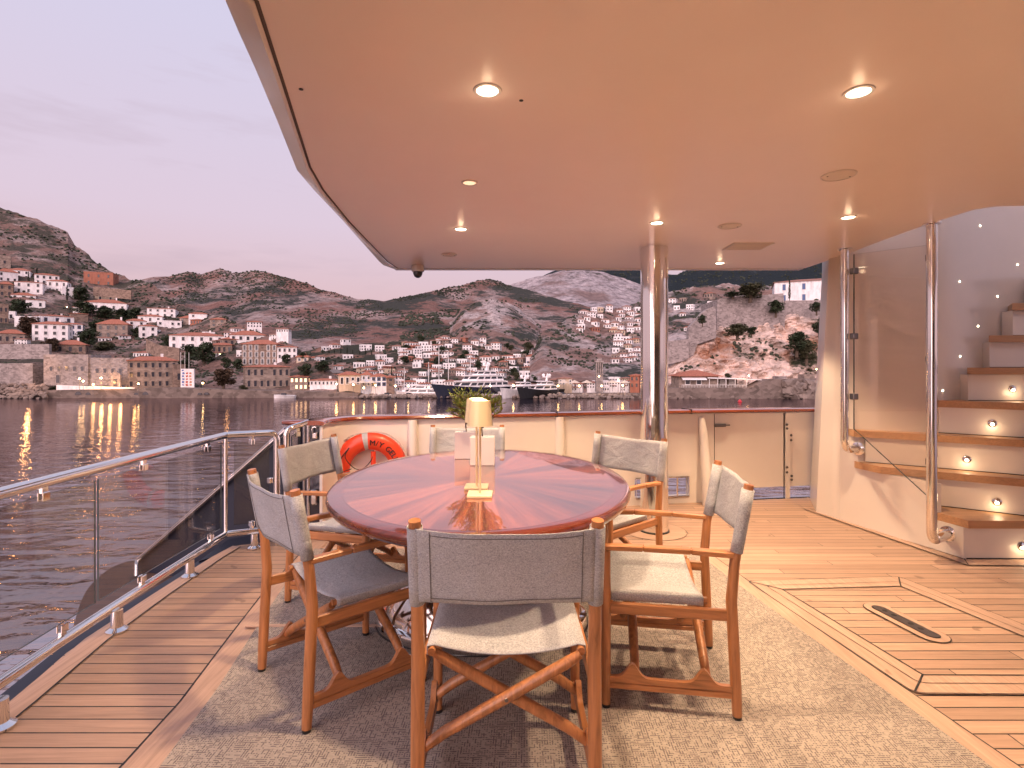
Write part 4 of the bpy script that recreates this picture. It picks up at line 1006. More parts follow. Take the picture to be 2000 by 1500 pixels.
# rugs (the near one and the one behind the brass-coloured threshold)
def between(P, y):
    for a, b_ in zip(P, P[1:]):
        if a.y <= y <= b_.y: return a.lerp(b_, (y - a.y) / (b_.y - a.y))
    return P[-1]
def rug(label, y0, y1):
    ys = [y0 + (y1 - y0) * i / 12 for i in range(13)]
    mb = MB(); mb.strip([between(rugL, y) for y in ys], [between(rugR, y) for y in ys], .009, .020)
    return tag(mb.build('rug', m_rug), label, 'rug')
rug('large woven beige-grey rug under the table and chairs', -2.9, 4.02)
mb = MB(); mb.box((-1.02, 2.815, .021), (.72, .024, .010), bev=.003); tag(mb.build('threshold_strip', m_marginx), 'thin brown strip between the two rug pieces left of the table', 'strip')

# navy gutter and hull below
mb = MB(); mb.strip([Vector(p) + Vector((-.13, 0, 0)) for p in edge8], [Vector(p) + Vector((.0, 0, 0)) for p in edge8], -.6, -.04); 
mb.prism([(-2.25, 3.9), (-2.1, 4.15), (-1.75, 4.3), (-1.62, 4.42), (-1.9, 4.7), (-2.3, 4.4)], -.6, -.03)
tag(mb.build('hull_gutter', m_navyd), 'dark navy gutter strip between the side deck and the glass railing', 'hull')
# floor hatch
hA, hB, hC, hD = Vector((1.487, 3.442, 0)), Vector((2.505, 3.517, 0)), Vector((2.87, 2.235, 0)), Vector((1.671, 2.255, 0))
def quadpt(s, t): return hA.lerp(hB, s).lerp(hD.lerp(hC, s), t)
def hring(i, r=.05):   # inset quad, rounded corners
    s0, s1, t0, t1 = i, 1 - i, i * .85, 1 - i * .85
    q = [quadpt(s0, t0), quadpt(s1, t0), quadpt(s1, t1), quadpt(s0, t1)]; out = []
    for k in range(4):
        a, b_, c_ = q[k - 1], q[k], q[(k + 1) % 4]; u = (a - b_).normalized(); v = (c_ - b_).normalized()
        for n_ in range(6):
            t = n_ / 5; out.append((b_ + u * r) * (1 - t) ** 2 + b_ * 2 * t * (1 - t) + (b_ + v * r) * t * t)
    return out
e = empty('floor_hatch', (2.15, 2.86, 0)); tag(e, 'teak deck hatch with double board frame and slotted metal plate', 'hatch')
def ringmesh(A, B, z, name, mat, kw=None):
    n = len(A); mb = MB(); o_ = e.location
    mb.add([Vector((p.x, p.y, z)) - o_ for p in A] + [Vector((p.x, p.y, z)) - o_ for p in B], [(i, (i + 1) % n, n + (i + 1) % n, n + i) for i in range(n)])
    return mb.build(name, mat, e)
r0, r1, r2 = hring(0), hring(.075, .04), hring(.135, .01)
ringmesh(hring(-.0015, .05), hring(.0022, .05), .0095, 'caulk_line', m_caulk)
ringmesh(hring(.002, .05), r2, .006, 'frame_board', m_margin)
ringmesh(hring(.072, .04), hring(.0755, .04), .0078, 'caulk_line', m_caulk)
ringmesh(hring(.132, .01), hring(.139, .01), .0078, 'caulk_line', m_caulk)
for s_, t_, s2_, t2_ in ((0, 0, .135, .115), (1, 0, .865, .115), (1, 1, .865, .885), (0, 1, .135, .885)):
    a = quadpt(s_, t_); b_ = quadpt(s2_, t2_); a = a.lerp(b_, .08)
    d = (b_ - a).normalized(); n_ = Vector((-d.y, d.x, 0)) * .004
    mb = MB(); mb.add([p_ + Vector((0, 0, .009)) - e.location for p_ in (a - n_, b_ - n_, b_ + n_, a + n_)], [(0, 1, 2, 3)])
    mb.build('mitre_line', m_caulk, e)
mb = MB(); mb.add([Vector((p.x, p.y, .004)) - e.location for p in r2], [tuple(range(len(r2)))]); lid = mb.build('lid', m_deck, e)
pa, pb = gp(1708, 1187), gp(1832, 1250)
def capsule(a, b_, r, z, e_=0):
    d = (b_ - a).normalized(); n_ = Vector((-d.y, d.x, 0)); out = []
    for k in range(9): t = math.pi * k / 8 - math.pi / 2; out.append(b_ + d * math.cos(t) * r + n_ * math.sin(t) * r)
    for k in range(9): t = math.pi * k / 8 + math.pi / 2; out.append(a + d * math.cos(t) * r + n_ * math.sin(t) * r)
    return [Vector((q.x, q.y, z)) for q in out]
d_ = (pb - pa).normalized(); pa2 = pa + d_ * .03; pb2 = pb - d_ * .03
for r_, z_, mt, nm in ((.078, .0085, m_caulk, 'caulk_line'), (.073, .0105, m_margin, 'plate_surround'), (.036, .012, m_caulk, 'caulk_line'), (.032, .0135, m_gun, 'slotted_plate')):
    P_ = capsule(pa2, pb2, r_, z_); mb = MB(); mb.add([p - e.location for p in P_], [tuple(range(len(P_)))]); mb.build(nm, mt, e)
mb = MB()
for t in (.12, .3, .62, .8): 
    c_ = pa2.lerp(pb2, t) - e.location; mb.lathe([(.014, .0142), (.013, .0145)], (c_.x, c_.y, 0), 12)
mb.build('plate_holes', m_dark, e)

# ------------------------------------------------------------------ boarding platform and its handrail outside the railing
e = empty('boarding_platform', (-3.2, 4.6, -.5)); tag(e, 'brown teak boarding platform with curved edge beyond the glass railing', 'platform')
pl_pts = smoothline([gp(128, 1300, -.5), gp(140, 1235, -.5), gp(168, 1155, -.5), gp(212, 1112, -.5), gp(250, 1096, -.5)], 5) + [Vector((-3.42, 5.3, 0)), Vector((-2.0, 4.9, 0)), Vector((-2.0, 2.6, 0)), Vector((-2.5, 2.6, 0))]
mb = MB(); mb.prism([(p.x + 3.2, p.y - 4.6) for p in pl_pts], -.12, 0); mb.build('tread', teak('glass_dimmed_teak', (.13, .075, .055), .0785, joints=False), e)  # darker teak: dimming by the tinted glass is put into the colour
pa = Vector((-1.84, 4.42, .86)); pb = Vector((-3.40, 4.93, -.39))
mb = MB(); mb.tube(bendline([pa - e.location, pb - e.location, pb - e.location + Vector((.02, -.04, -.02)), pb - e.location + Vector((.06, -.1, -.11))], .05), .022); mb.build('handrail', m_chrome, e, smooth=True)
o_ = e.location; up_ = Vector((0, 0, 0))
mb = MB(); q = [pa + Vector((0, .03, -.03)), pb + Vector((0, .03, 0.0)), pb + Vector((0, .03, -.14)), Vector((pa.x, pa.y + .03, -.5))]
mb.add([v - o_ for v in q] + [v - o_ + Vector((0, .05, 0)) for v in q], [(0, 1, 2, 3), (7, 6, 5, 4), (0, 4, 5, 1), (1, 5, 6, 2), (2, 6, 7, 3), (3, 7, 4, 0)]); mb.build('side_wall', m_navyd, e)

# ------------------------------------------------------------------ glass railing
e = empty('glass_railing', (-2.1, 3.2, 0)); tag(e, 'polished steel railing with glass panels along the left deck edge', 'railing'); o_ = e.location.copy()
T = [Vector((-1.90, -1.0, .86)), Vector((-2.0, 1.6, .86)), Vector((-2.06, 2.6, .86)), Vector((-2.115, 4.01, .86))]
Cn = Vector((-1.80, 4.16, .86))
path = smoothline(T, 6) + bendline([Cn + Vector((-.12, -.05, 0)), Cn, Vector((-1.80, 4.16, .7))], .07)[0:] + [Vector((-1.80, 4.16, 0))]
mb = MB(); mb.tube([p - o_ for p in path], .026, 16); mb.build('handrail', m_chrome, e, smooth=True)
Bt = [Vector((-1.90, -1.0, .13)), Vector((-1.97, 1.6, .13)), Vector((-2.04, 2.6, .13)), Vector((-2.115, 4.01, .13)), Vector((-1.80, 4.16, .13))]
mb = MB(); mb.tube([p - o_ for p in smoothline(Bt[:4], 6) + [Bt[4]]], .024, 14); mb.build('base_rail', m_chrome, e, smooth=True)
mb = MB(); mb.tube([Vector((-2.115, 4.01, z)) - o_ for z in (.17, .17, .83)], .028, 16); mb.tube([Vector((-2.115, 4.01, z)) - o_ for z in (.12, .86)], .014, 10); mb.build('post', m_chrome, e, smooth=True)
for x, y in ((-1.925, 2.04), (-2.03, 2.789), (-2.09, 3.52), (-1.93, 4.07)):
    mb = MB(); mb.lathe([(.05, .008), (.05, .016), (.028, .03), (.026, .115)], (x - o_.x, y - o_.y, 0), 20); mb.build('stanchion', m_chrome, e, smooth=True)
def pane(parent, P4, th=.01, mat=None, name='glass_panel'):
    o_ = parent.location; P4 = [Vector(p) for p in P4]; n_ = (P4[1] - P4[0]).cross(P4[3] - P4[0]).normalized() * th / 2; k = len(P4)
    mb = MB(); mb.add([p - n_ - o_ for p in P4] + [p + n_ - o_ for p in P4], [tuple(range(k))[::-1], tuple(range(k, 2 * k))]); mb.cur = 1
    mb.add([p - n_ - o_ for p in P4] + [p + n_ - o_ for p in P4], [(i, (i + 1) % k, k + (i + 1) % k, k + i) for i in range(k)])
    return mb.build(name, [mat or m_glass, m_edge], parent, fixn=False)
def offz(p, z): return Vector((p.x, p.y, z))
pane(e, [(-2.075, 2.72, .80), (-2.118, 3.95, .80), (-2.118, 3.95, .19), (-2.075, 2.72, .19)])
pane(e, [(-1.965, .9, .80), (-2.075, 2.70, .80), (-2.075, 2.70, .19), (-1.965, .9, .19)])
pane(e, [(-2.07, 4.04, .80), (-1.85, 4.135, .80), (-1.85, 4.135, .19), (-2.07, 4.04, .19)])
def clip(parent, p, dz, rz=0):
    mb = MB(); p = Vector(p) - parent.location
    for s_ in (-1, 1): mb.box((p.x + s_ * .011 * math.cos(rz), p.y + s_ * .011 * math.sin(rz), p.z), (.008, .038, .04), rz=rz, bev=.003)
    mb.box((p.x, p.y, p.z + dz * .03), (.014, .03, .03), rz=rz); return mb.build('clip', m_chrome, parent)
for px, yy in ((118, 2.36), (294, 3.05), (418, 3.75)): 
    x = (px - 1000) / F * yy; x = lerp(-2.0, -2.115, (yy - 1.6) / 2.4); clip(e, (x, yy, .80), 1)
for yy in (2.45, 3.02, 3.78): clip(e, (lerp(-1.985, -2.11, (yy - 1.6) / 2.4), yy, .185), -1)
clip(e, (-1.96, 4.087, .80), 1, R(60)); clip(e, (-1.96, 4.087, .185), -1, R(60)); clip(e, (-1.845, 4.137, .5), 0, R(60))
# gate beside it
e = empty('railing_gate', (-1.72, 4.18, 0)); tag(e, 'narrow steel gate with glass between the railing and the bulwark end', 'gate'); o_ = e.location.copy()
g1, g2 = Vector((-1.735, 4.17, 0)), Vector((-1.625, 4.33, 0))
mb = MB(); mb.tube([p - o_ for p in bendline([offz(g1, .0), offz(g1, .885), offz(g2, .925)], .05)], .022, 14); mb.build('handrail', m_chrome, e, smooth=True)
mb = MB(); mb.tube([offz(g2, .9) - o_, offz(g2, .02) - o_], .014, 12); mb.tube([offz(g2, .9) - o_ + Vector((-.035, 0, 0)), offz(g2, .02) - o_ + Vector((-.035, 0, 0))], .010, 12); mb.build('post', m_chrome, e, smooth=True)
pane(e, [offz(g1, .83) + Vector((.03, .03, 0)), offz(g2, .86) - Vector((.05, .05, 0)), offz(g2, .12) - Vector((.05, .05, 0)), offz(g1, .12) + Vector((.03, .03, 0))])
clip(e, (-1.68, 4.25, .84), 1, R(-30)); clip(e, (-1.68, 4.25, .2), -1, R(-30))

# ------------------------------------------------------------------ bulwark
def nrm(P, i):
    a = P[max(0, i - 1)]; b_ = P[min(len(P) - 1, i + 1)]; d = (b_ - a).normalized(); return Vector((-d.y, d.x, 0))
def offset(P, d): return [P[i] + nrm(P, i) * d for i in range(len(P))]
e = empty('bulwark', (0, 5, 0)); tag(e, 'white bulwark with red varnished cap rail around the deck', 'bulwark'); o_ = e.location.copy()
def loc(P): return [p - o_ for p in P]
def at_bw(px):       # point on the inner bulwark face under a photo column
    for i in range(len(BW) - 1):
        a, b_ = BW[i], BW[i + 1]; ua = 1000 + a.x / a.y * F; ub = 1000 + b_.x / b_.y * F
        if i >= 8 and ua <= px <= ub: 
            t = (px - ua) / (ub - ua); d = (b_ - a).normalized(); return a.lerp(b_, t), d, Vector((d.y, -d.x, 0))
sub = lambda x0, x1: [p for p in BW if x0 <= p.x <= x1]
iP, _, _ = at_bw(1300); iQ, _, _ = at_bw(1345)
# solid wall in stretches, leaving the freeing ports open
def wallseg(P, z0, z1, name='wall', mat=None, parent=None):
    mb = MB(); mb.strip(loc(P), loc(offset(P, .07)), z0, z1); mb.build(name, [mat or m_white], e, smooth=30)
def seg(pxa, pxb, n=10):
    return [at_bw(lerp(pxa, pxb, i / n))[0] for i in range(n + 1)]
left_run = [p for p in BW if p.x < at_bw(1240)[0].x] + [at_bw(1240)[0]]
wallseg(left_run, 0, .895)
wallseg(seg(1240, 1346), .26, .893); wallseg(seg(1240, 1346), 0, .075)
wallseg(seg(1346, 1456), 0, .896)
wallseg(seg(1456, 1600), .125, .893)
wallseg(seg(1600, 1700), 0, .896)
mb = MB(); mb.strip(loc(offset(BW, .075)), loc(offset(BW, .13)), .27, .89); mb.strip(loc(offset(BW, .075)), loc(offset(BW, .13)), -3.2, -.01); mb.build('hull_side', m_navy, e, smooth=30)
# end face
mb = MB(); mb.box(Vector((-1.615, 4.34, .38)) - o_, (.16, .02, 1.02)); mb.box(Vector((-1.70, 4.5, .38)) - o_, (.02, .34, 1.0)); mb.build('hull_side', m_navy, e)
MB().box(Vector((-1.522, 4.335, .447)) - o_, (.022, .022, .892)).build('end_trim', m_white, e)
# cap rail
cp = [Vector((-1.76, 4.33, 0)) , Vector((-1.53, 4.31, 0))]
prof = [(-.035, .902), (-.045, .915), (-.035, .932), (0, .938), (.12, .938), (.15, .93), (.16, .915), (.15, .902)]
ring = []
PB = [Vector((-1.53, 4.30, 0))] + BW
vs = []
for i, p in enumerate(PB):
    n_ = nrm(PB, i)
    for d, z in prof: vs.append(p + n_ * d + Vector((0, 0, z)) - o_)
k = len(prof); mb = MB(); mb.add(vs, [(i * k + j, i * k + (j + 1) % k, (i + 1) * k + (j + 1) % k, (i + 1) * k + j) for i in range(len(PB) - 1) for j in range(k)] + [tuple(range(k)), tuple((len(PB) - 1) * k + j for j in range(k))[::-1]])
mb.box(Vector((-1.72, 4.40, .921)) - o_, (.20, .22, .034), rz=R(-10), bev=.012)
mb.build('cap_rail', m_mahoc, e, smooth=45)
mb = MB()
for px in (850, 1086, 1347): 
    p, d, n_ = at_bw(px); mb.box(p - o_ + Vector((0, 0, .92)) - n_ * .06, (.004, .215, .046), rz=math.atan2(d.y, d.x))
mb.build('cap_seam', m_caulk, e)
# ribs
for px, thick in ((806, .05), (1092, .05)):
    p, d, n_ = at_bw(px); mb = MB(); mb.tube([p - o_ + n_ * .015 + Vector((0, 0, z)) for z in (.0, .4, .895)], [thick, thick * .9, thick * .8], 14); mb.build('rib', m_white, e, smooth=True)
p, d, n_ = at_bw(1370); mb = MB(); mb.tube([p - o_ + n_ * .13 + Vector((0, 0, 0)), p - o_ + n_ * .10 + Vector((0, 0, .3)), p - o_ + n_ * .03 + Vector((0, 0, .72)), p - o_ + n_ * .0 + Vector((0, 0, .86))], [.055, .05, .04, .03], 14); mb.build('rib', m_white, e, smooth=True)
# freeing port frame and bar
pa, d, n_ = at_bw(1242); pb, _, _ = at_bw(1345)
mb = MB(); c_ = [offz(pa, .265), offz(pb, .265), offz(pb, .07), offz(pa, .07)]
mb.tube([q - o_ + n_ * .006 for q in c_], .009, 8, closed=True)
for t in (.18, .78): 
    m_ = pa.lerp(pb, t); mb.tube([offz(m_, .265) - o_ + n_ * .0, offz(m_, .07) - o_], .010, 8)
mb.build('freeing_port', m_chrome, e, smooth=True)
# door seams, hinges and latch
def vline(px, z0, z1, w=.006, mat=m_caulk, name='door_seam', dn=.002):
    p, d, n_ = at_bw(px); mb = MB(); mb.box(p - o_ + n_ * dn + Vector((0, 0, (z0 + z1) / 2)), (w, .006, z1 - z0), rz=math.atan2(d.y, d.x)); return mb.build(name, mat, e)
vline(1531, .01, .89, .008); vline(1395, .1, .89, .004); 
vline(1537, .0, .895, .05, m_white, 'door_post', .012)
for px, z in ((1533, .77), (1533, .73), (1541, .66), (1541, .61), (1533, .33), (1533, .28), (1542, .24), (1542, .20)):
    mb = MB(); p, d, n_ = at_bw(px); mb.lathe([(.014, 0), (.010, .008)], p - o_ + n_ * .034 + Vector((0, 0, z)), 10, M=Matrix.Rotation(R(90), 4, 'X'))
    mb.build('hinge_bolt', m_gun, e)
p, d, n_ = at_bw(1405); mb = MB(); mb.box(p - o_ + n_ * .015 + Vector((0, 0, .775)), (.13, .03, .03), rz=math.atan2(d.y, d.x), bev=.008); mb.box(p - o_ + n_ * .012 + d * .08 + Vector((0, 0, .775)), (.06, .015, .014), rz=math.atan2(d.y, d.x), bev=.004); mb.build('latch', m_gun, e)
p, d, n_ = at_bw(1378); MB().box(p - o_ + n_ * .015 + Vector((0, 0, .53)), (.02, .03, .05), bev=.006).build('catch', m_gun, e)
# shackle at the bulwark end
mb = MB(); c_ = Vector((-1.565, 4.30, .86)) - o_
mb.tube([c_ + Vector((math.cos(a) * .022, 0, math.sin(a) * .03)) for a in [R(20 + 32 * k) for k in range(11)]], .005, 8); mb.box(c_ + Vector((0, .01, -.04)), (.04, .03, .05), bev=.008); mb.build('shackle', m_chrome, e, smooth=True)
mb = MB(); mb.box(Vector((-1.57, 4.31, .33)) - o_, (.05, .03, .12), bev=.01); mb.build('gate_lock', m_chrome, e)

# lifebuoy
m_orange = paint('lifebuoy_orange', (.72, .055, .015), .4, .3, .05); m_tape = paint('silver_tape', (.40, .39, .39), .3, 0); m_rope, _, _ = mk('white_rope', (.55, .50, .45), .8); m_cord, _, _ = mk('black_cord', (.02, .02, .02), .8)
p, d, n_ = at_bw(724); rz = math.atan2(d.y, d.x)
e = empty('lifebuoy', (p + n_ * .075 + Vector((0, 0, .475))), rz); tag(e, 'orange lifebuoy with black lettering hung on the bulwark behind the table', 'lifebuoy')
RX = Matrix.Rotation(R(90), 4, 'X'); RB, rb_ = .245, .076
mb = MB(); N, n = 56, 16; vs = []
for i in range(N):
    a = 2 * math.pi * i / N
    for j in range(n):
        b_ = 2 * math.pi * j / n; r = RB + rb_ * math.cos(b_); vs.append((r * math.cos(a), -rb_ * .75 * math.sin(b_), r * math.sin(a)))
mb.add(vs, [(i * n + j, ((i + 1) % N) * n + j, ((i + 1) % N) * n + (j + 1) % n, i * n + (j + 1) % n) for i in range(N) for j in range(n)]); mb.build('ring', m_orange, e, smooth=True)
def band(a0, a1, mat, name, s=1.03):
    mb = MB(); K = 6; vs = []
    for i in range(K + 1):
        a = lerp(a0, a1, i / K)
        for j in range(n):
            b_ = 2 * math.pi * j / n; r = RB + rb_ * s * math.cos(b_); vs.append((r * math.cos(a), -rb_ * .75 * s * math.sin(b_), r * math.sin(a)))
    mb.add(vs, [(i * n + j, (i + 1) * n + j, (i + 1) * n + (j + 1) % n, i * n + (j + 1) % n) for i in range(K) for j in range(n)]); return mb.build(name, mat, e, smooth=True)
for a in (98, 188, 278, 8): band(R(a - 4.5), R(a + 4.5), m_tape, 'reflective_band')
for a in (53, 143, 233, 323):
    mb = MB(); pts = []
    for k in range(13):
        t = R(a - 40 + 80 * k / 12); r = RB + rb_ + .006 + .012 * math.sin(math.pi * k / 12); pts.append((r * math.cos(t), -.01, r * math.sin(t)))
    mb.tube(pts, .006, 6); mb.build('grab_line', m_rope, e, smooth=True)
mb = MB(); mb.tube(smoothline([(-.17, -.06, .2), (-.20, -.075, .12), (-.12, -.06, .02), (-.04, -.07, .03), (.02, -.06, .10), (.03, -.05, .17)], 5), .004, 6)
mb.tube(smoothline([(-.17, -.06, .2), (-.24, -.07, .1), (-.25, -.07, .0), (-.15, -.06, .02)], 5), .004, 6); mb.build('cord', m_cord, e)
mb = MB(); mb.tube([(.03, -.04, .16), (.03, -.04, .03)], .022, 10); mb.build('light_marker', m_orange, e, smooth=True)
def text_mesh(ch):
    cu = bpy.data.curves.new('t', 'FONT'); cu.body = ch; cu.size = 1; cu.resolution_u = 3; ob = bpy.data.objects.new('t', cu); C.objects.link(ob)
    bpy.context.view_layer.update(); dg = bpy.context.evaluated_depsgraph_get(); me = bpy.data.meshes.new_from_object(ob.evaluated_get(dg))
    vs = [v.co.copy() for v in me.vertices]; fs = [tuple(p.vertices) for p in me.polygons]; bpy.data.objects.remove(ob); bpy.data.meshes.remove(me); return vs, fs
mb = MB(); ang = 89.0; size = .066
for ch in 'M/Y GELL':
    if ch == ' ': ang -= 6; continue
    vs, fs = text_mesh(ch); w_ = max(v.x for v in vs) - min(v.x for v in vs); x0_ = min(v.x for v in vs)
    da = math.degrees(w_ * size / RB); out = []
    for v in vs:
        a = R(ang - da / 2) - ((v.x - x0_ - w_ / 2) * size / RB); rr_ = RB - .030 + v.y * size
        q = (rr_ - RB) / rb_; dep = rb_ * .75 * math.sqrt(max(0, 1 - q * q)) + .0035
        out.append((rr_ * math.cos(a), -dep, rr_ * math.sin(a)))
    mb.add(out, fs)
    mb.add([(x + .0022, y - .0006, z) for x, y, z in out], fs); mb.add([(x * 1.0, y - .0008, z + .002) for x, y, z in out], fs)
    ang -= da + 2.2
mb.build('lettering', m_dark, e, fixn=False)

# ------------------------------------------------------------------ ceiling (overhang)
CZ = EYE + 1.0
cin = [(-.45, -3), (-.60, 0), (-.74, .8), (-.818, 1.42), (-.935, 1.83)]
pxin = [(497, 0), (551, 164), (603, 325), (618, 352), (640, 384), (681, 433), (756, 511)]
edge = [Vector((-1.02, -3, 0)), Vector((-1.0, .4, 0))] + [Vector(((px - 1000) / (HY - py), F / (HY - py), 0)) for px, py in [(497, 0), (524, 82), (551, 164), (577, 245), (603, 325), (629, 370), (681, 433), (756, 511)]] + [Vector((-1.15, 5.46, 0))]
edge = [Vector((v.x, v.y, 0)) for v in edge]
outE = [Vector((-1.35, -3, 0)), Vector((-1.3, .4, 0))] + [Vector(((px - 1000) / (HY - py) * 1.06, F / (HY - py) * 1.06, 0)) for px, py in [(440, 0), (466, 62), (497, 130), (540, 232), (580, 332), (612, 370), (668, 429), (741, 511)]] + [Vector((-1.33, 5.62, 0))]
ceil_poly = [(p.x, p.y) for p in edge] + [(2.95, 5.46), (2.95, 4.75), (2.92, 4.36), (2.905, 4.0), (2.905, 3.7), (2.925, 3.44), (3.0, 3.37), (3.164, 3.354), (3.5, 3.34), (4.6, 3.32), (6, 3.3), (6, -3)]
# rounded opening edge
mb = MB(); mb.prism(ceil_poly, CZ, CZ + .26); 
struct(mb.build('ceiling', m_ceil))
mb = MB(); n = len(edge)
vs = [p + Vector((0, 0, CZ - .006)) for p in edge] + [p.lerp(q, .12) + Vector((0, 0, CZ - .012)) for p, q in zip(edge, outE)] + [q + Vector((0, 0, CZ + .06)) for q in outE] + [q + Vector((0, 0, CZ + .27)) for q in outE] + [p + Vector((0, 0, CZ + .27)) for p in edge]
mb.add(vs, [(r_ * n + i, r_ * n + i + 1, (r_ + 1) * n + i + 1, (r_ + 1) * n + i) for r_ in range(4) for i in range(n - 1)])
mb.bar((-1.2, 5.52, CZ + .02), (2.95, 5.52, CZ + .02), .10, .05, bev=.012)
struct(mb.build('ceiling_edge', m_white, smooth=35, fixn=False))
mb = MB(); mb.strip([p + Vector((-.0, 0, 0)) for p in edge], [p + Vector((.012, 0, 0)) for p in edge], CZ - .003); struct(mb.build('ceiling_seam', paint('seam_shadow_gap', (.10, .07, .05), .6, 0)))

e = empty('sun_blocker', (2.4, -.4, 2.62)); tag(e, 'white deckhouse added unseen above the ceiling to shade the stair wall', 'blocker')  # unseen box added to keep the sun off the stair wall
mb = MB(); mb.box((0, 0, 1.3), (6.6, 5.2, 2.6), bev=.12); mb.build('wall', m_white, e)
mb = MB(); mb.box((0, 0, 1.55), (6.64, 5.24, .7)); mb.build('dark_band', m_navy, e)
e = empty('cabin', (2.5, -2.6, 0)); tag(e, 'white aft cabin wall with dark sliding doors added unseen for pillar reflections and bounce', 'cabin')  # unseen wall added behind the camera to reflect in the pillar and bounce light
mb = MB(); mb.box((0, 0, 2.2), (7.0, .15, .32)); mb.box((-3.2, 0, 1.02), (.6, .15, 2.04)); mb.box((2.6, 0, 1.02), (1.8, .15, 2.04)); mb.build('wall', m_white, e)
mb = MB(); mb.box((-.6, .0, 1.02), (4.6, .03, 2.04)); mb.build('sliding_door', mk('tinted_door_glass', (.16, .13, .12), .12)[0], e)
mb = MB()
for x in (-2.88, -1.4, 0, 1.68): mb.box((x, .03, 1.02), (.06, .06, 2.04))
mb.build('door_frame', m_chrome, e)

def spot(parent, locv, power, size=100, blend=.3, r=.065, col=(1, .69, .42)):
    l = bpy.data.objects.new('light_source', bpy.data.lights.new('light_source', 'SPOT')); C.objects.link(l); l.parent = parent; l.location = locv
    l.data.energy = power; l.data.spot_size = R(size); l.data.spot_blend = blend; l.data.shadow_soft_size = r; l.data.color = col
    if power > 50:   # stray light of the frosted lens: the halo round each fitting
        h_ = bpy.data.objects.new('light_scatter', bpy.data.lights.new('light_scatter', 'POINT')); C.objects.link(h_); h_.parent = parent; h_.location = (0, 0, -.045)
        h_.data.energy = .10; h_.data.color = col; h_.data.shadow_soft_size = .02; h_.data.specular_factor = 0
    return l
DL = [(952, 176, 'above the near end of the table', 1), (1677, 179, 'nearest on the right side', 1), (900, 447, 'above the far left of the table', 1), (1283, 435, 'just in front of the steel pillar', 1), (1657, 424, 'by the stair opening near the left steel post', 1), (1406, 513.5, 'closest to the bulwark', 1)]
PW = 165
for px, py, nm, on in DL:
    Y = F / (HY - py); x = (px - 1000) / (HY - py)
    e = empty('downlight', (x, Y, CZ)); tag(e, 'lit round downlight in the ceiling ' + nm, 'ceiling light', 'lit ceiling downlights')
    MB().lathe([(.052, .0), (.050, -.004), (.040, -.005), (.038, .0)], n=28, cap=False).build('trim_ring', m_ceramic, e, smooth=True)
    MB().lathe([(.0385, -.001), (.036, -.003)], n=24).build('lens', m_bulb, e)
    spot(e, (0, 0, -.02), PW)
for x in (-.05, 1.28, 2.6):  # unseen lamps added to brighten the ceiling by bounce off the deck
    e = empty('downlight', (x, -.75, CZ)); tag(e, 'unseen fill downlight added in the ceiling behind the viewpoint, ' + {-.05: 'leftmost', 1.28: 'middle', 2.6: 'rightmost'}[x], 'ceiling light', 'lit ceiling downlights')
    MB().lathe([(.052, .0), (.050, -.004), (.040, -.005), (.038, .0)], n=28, cap=False).build('trim_ring', m_ceramic, e, smooth=True)
    MB().lathe([(.0385, -.001), (.036, -.003)], n=24).build('lens', m_bulb, e); spot(e, (0, 0, -.02), PW, 96)
e = empty('downlight', ((917 - 1000) / (HY - 356.5), F / (HY - 356.5), CZ)); tag(e, 'dim round downlight in the ceiling above the middle of the table', 'ceiling light')
MB().lathe([(.046, .0), (.044, -.004), (.036, -.005), (.034, .0)], n=28, cap=False).build('trim_ring', m_ceramic, e, smooth=True)
MB().lathe([(.0345, -.001), (.032, -.003)], n=24).build('lens', m_dim, e)
for px, py, nm, r_ in [(1638, 342, 'near the right edge of the picture, largest', .083), (1425, 441, 'between the pillar light and the stair opening', .08), (877, 497, 'at the far left near the dome camera', .07)]:
    e = empty('ceiling_speaker', ((px - 1000) / (HY - py), F / (HY - py), CZ)); tag(e, 'round white flush ceiling speaker ' + nm, 'speaker', 'ceiling speakers')
    MB().lathe([(r_, 0), (r_, -.004), (r_ * .93, -.007), (r_ * .90, -.004)], n=32, cap=False).build('rim', m_ceramic, e, smooth=True)
    MB().lathe([(r_ * .9, -.003), (r_ * .6, -.0065), (.001, -.007)], n=32).build('grille', m_grey, e, smooth=True)
    mb = MB()
    for s_ in (-1, 1): mb.lathe([(.005, -.0078), (.004, -.009)], (s_ * r_ * .7, 0, 0), 8)
    mb.build('screws', m_dark, e)
e = empty('ceiling_vent', (1.94, 4.465, CZ)); tag(e, 'square flush vent panel in the ceiling', 'vent')
MB().box((0, 0, -.004), (.33, .245, .008), bev=.003).build('frame', m_ceramic, e)
mb = MB()
for i in range(7): mb.box((0, -.09 + i * .03, -.0095), (.29, .018, .004))
mb.build('slats', m_grey, e)
for px, py, lab in ((1018, 196, 'tiny dark hole in the ceiling right of the near downlight'), (588, 174, 'tiny dark hole in the ceiling near its left edge')):
    mb = MB(); mb.lathe([(.008, 0), (.008, -.002), (.004, -.003)], ((px - 1000) / (HY - py), F / (HY - py), CZ), 12); tag(mb.build('ceiling_stud', m_dark), lab, 'stud')
e = empty('dome_camera', (-.925, 5.33, CZ)); tag(e, 'dark security dome camera under the ceiling corner', 'camera')
MB().lathe([(.062, 0), (.062, -.05), (.055, -.06)], n=28).build('mount', m_ceramic, e, smooth=True); MB().lathe([(.046, -.06), (.045, -.08), (.034, -.105), (.015, -.118), (.002, -.12)], n=28).build('dome', m_dark, e, smooth=True)

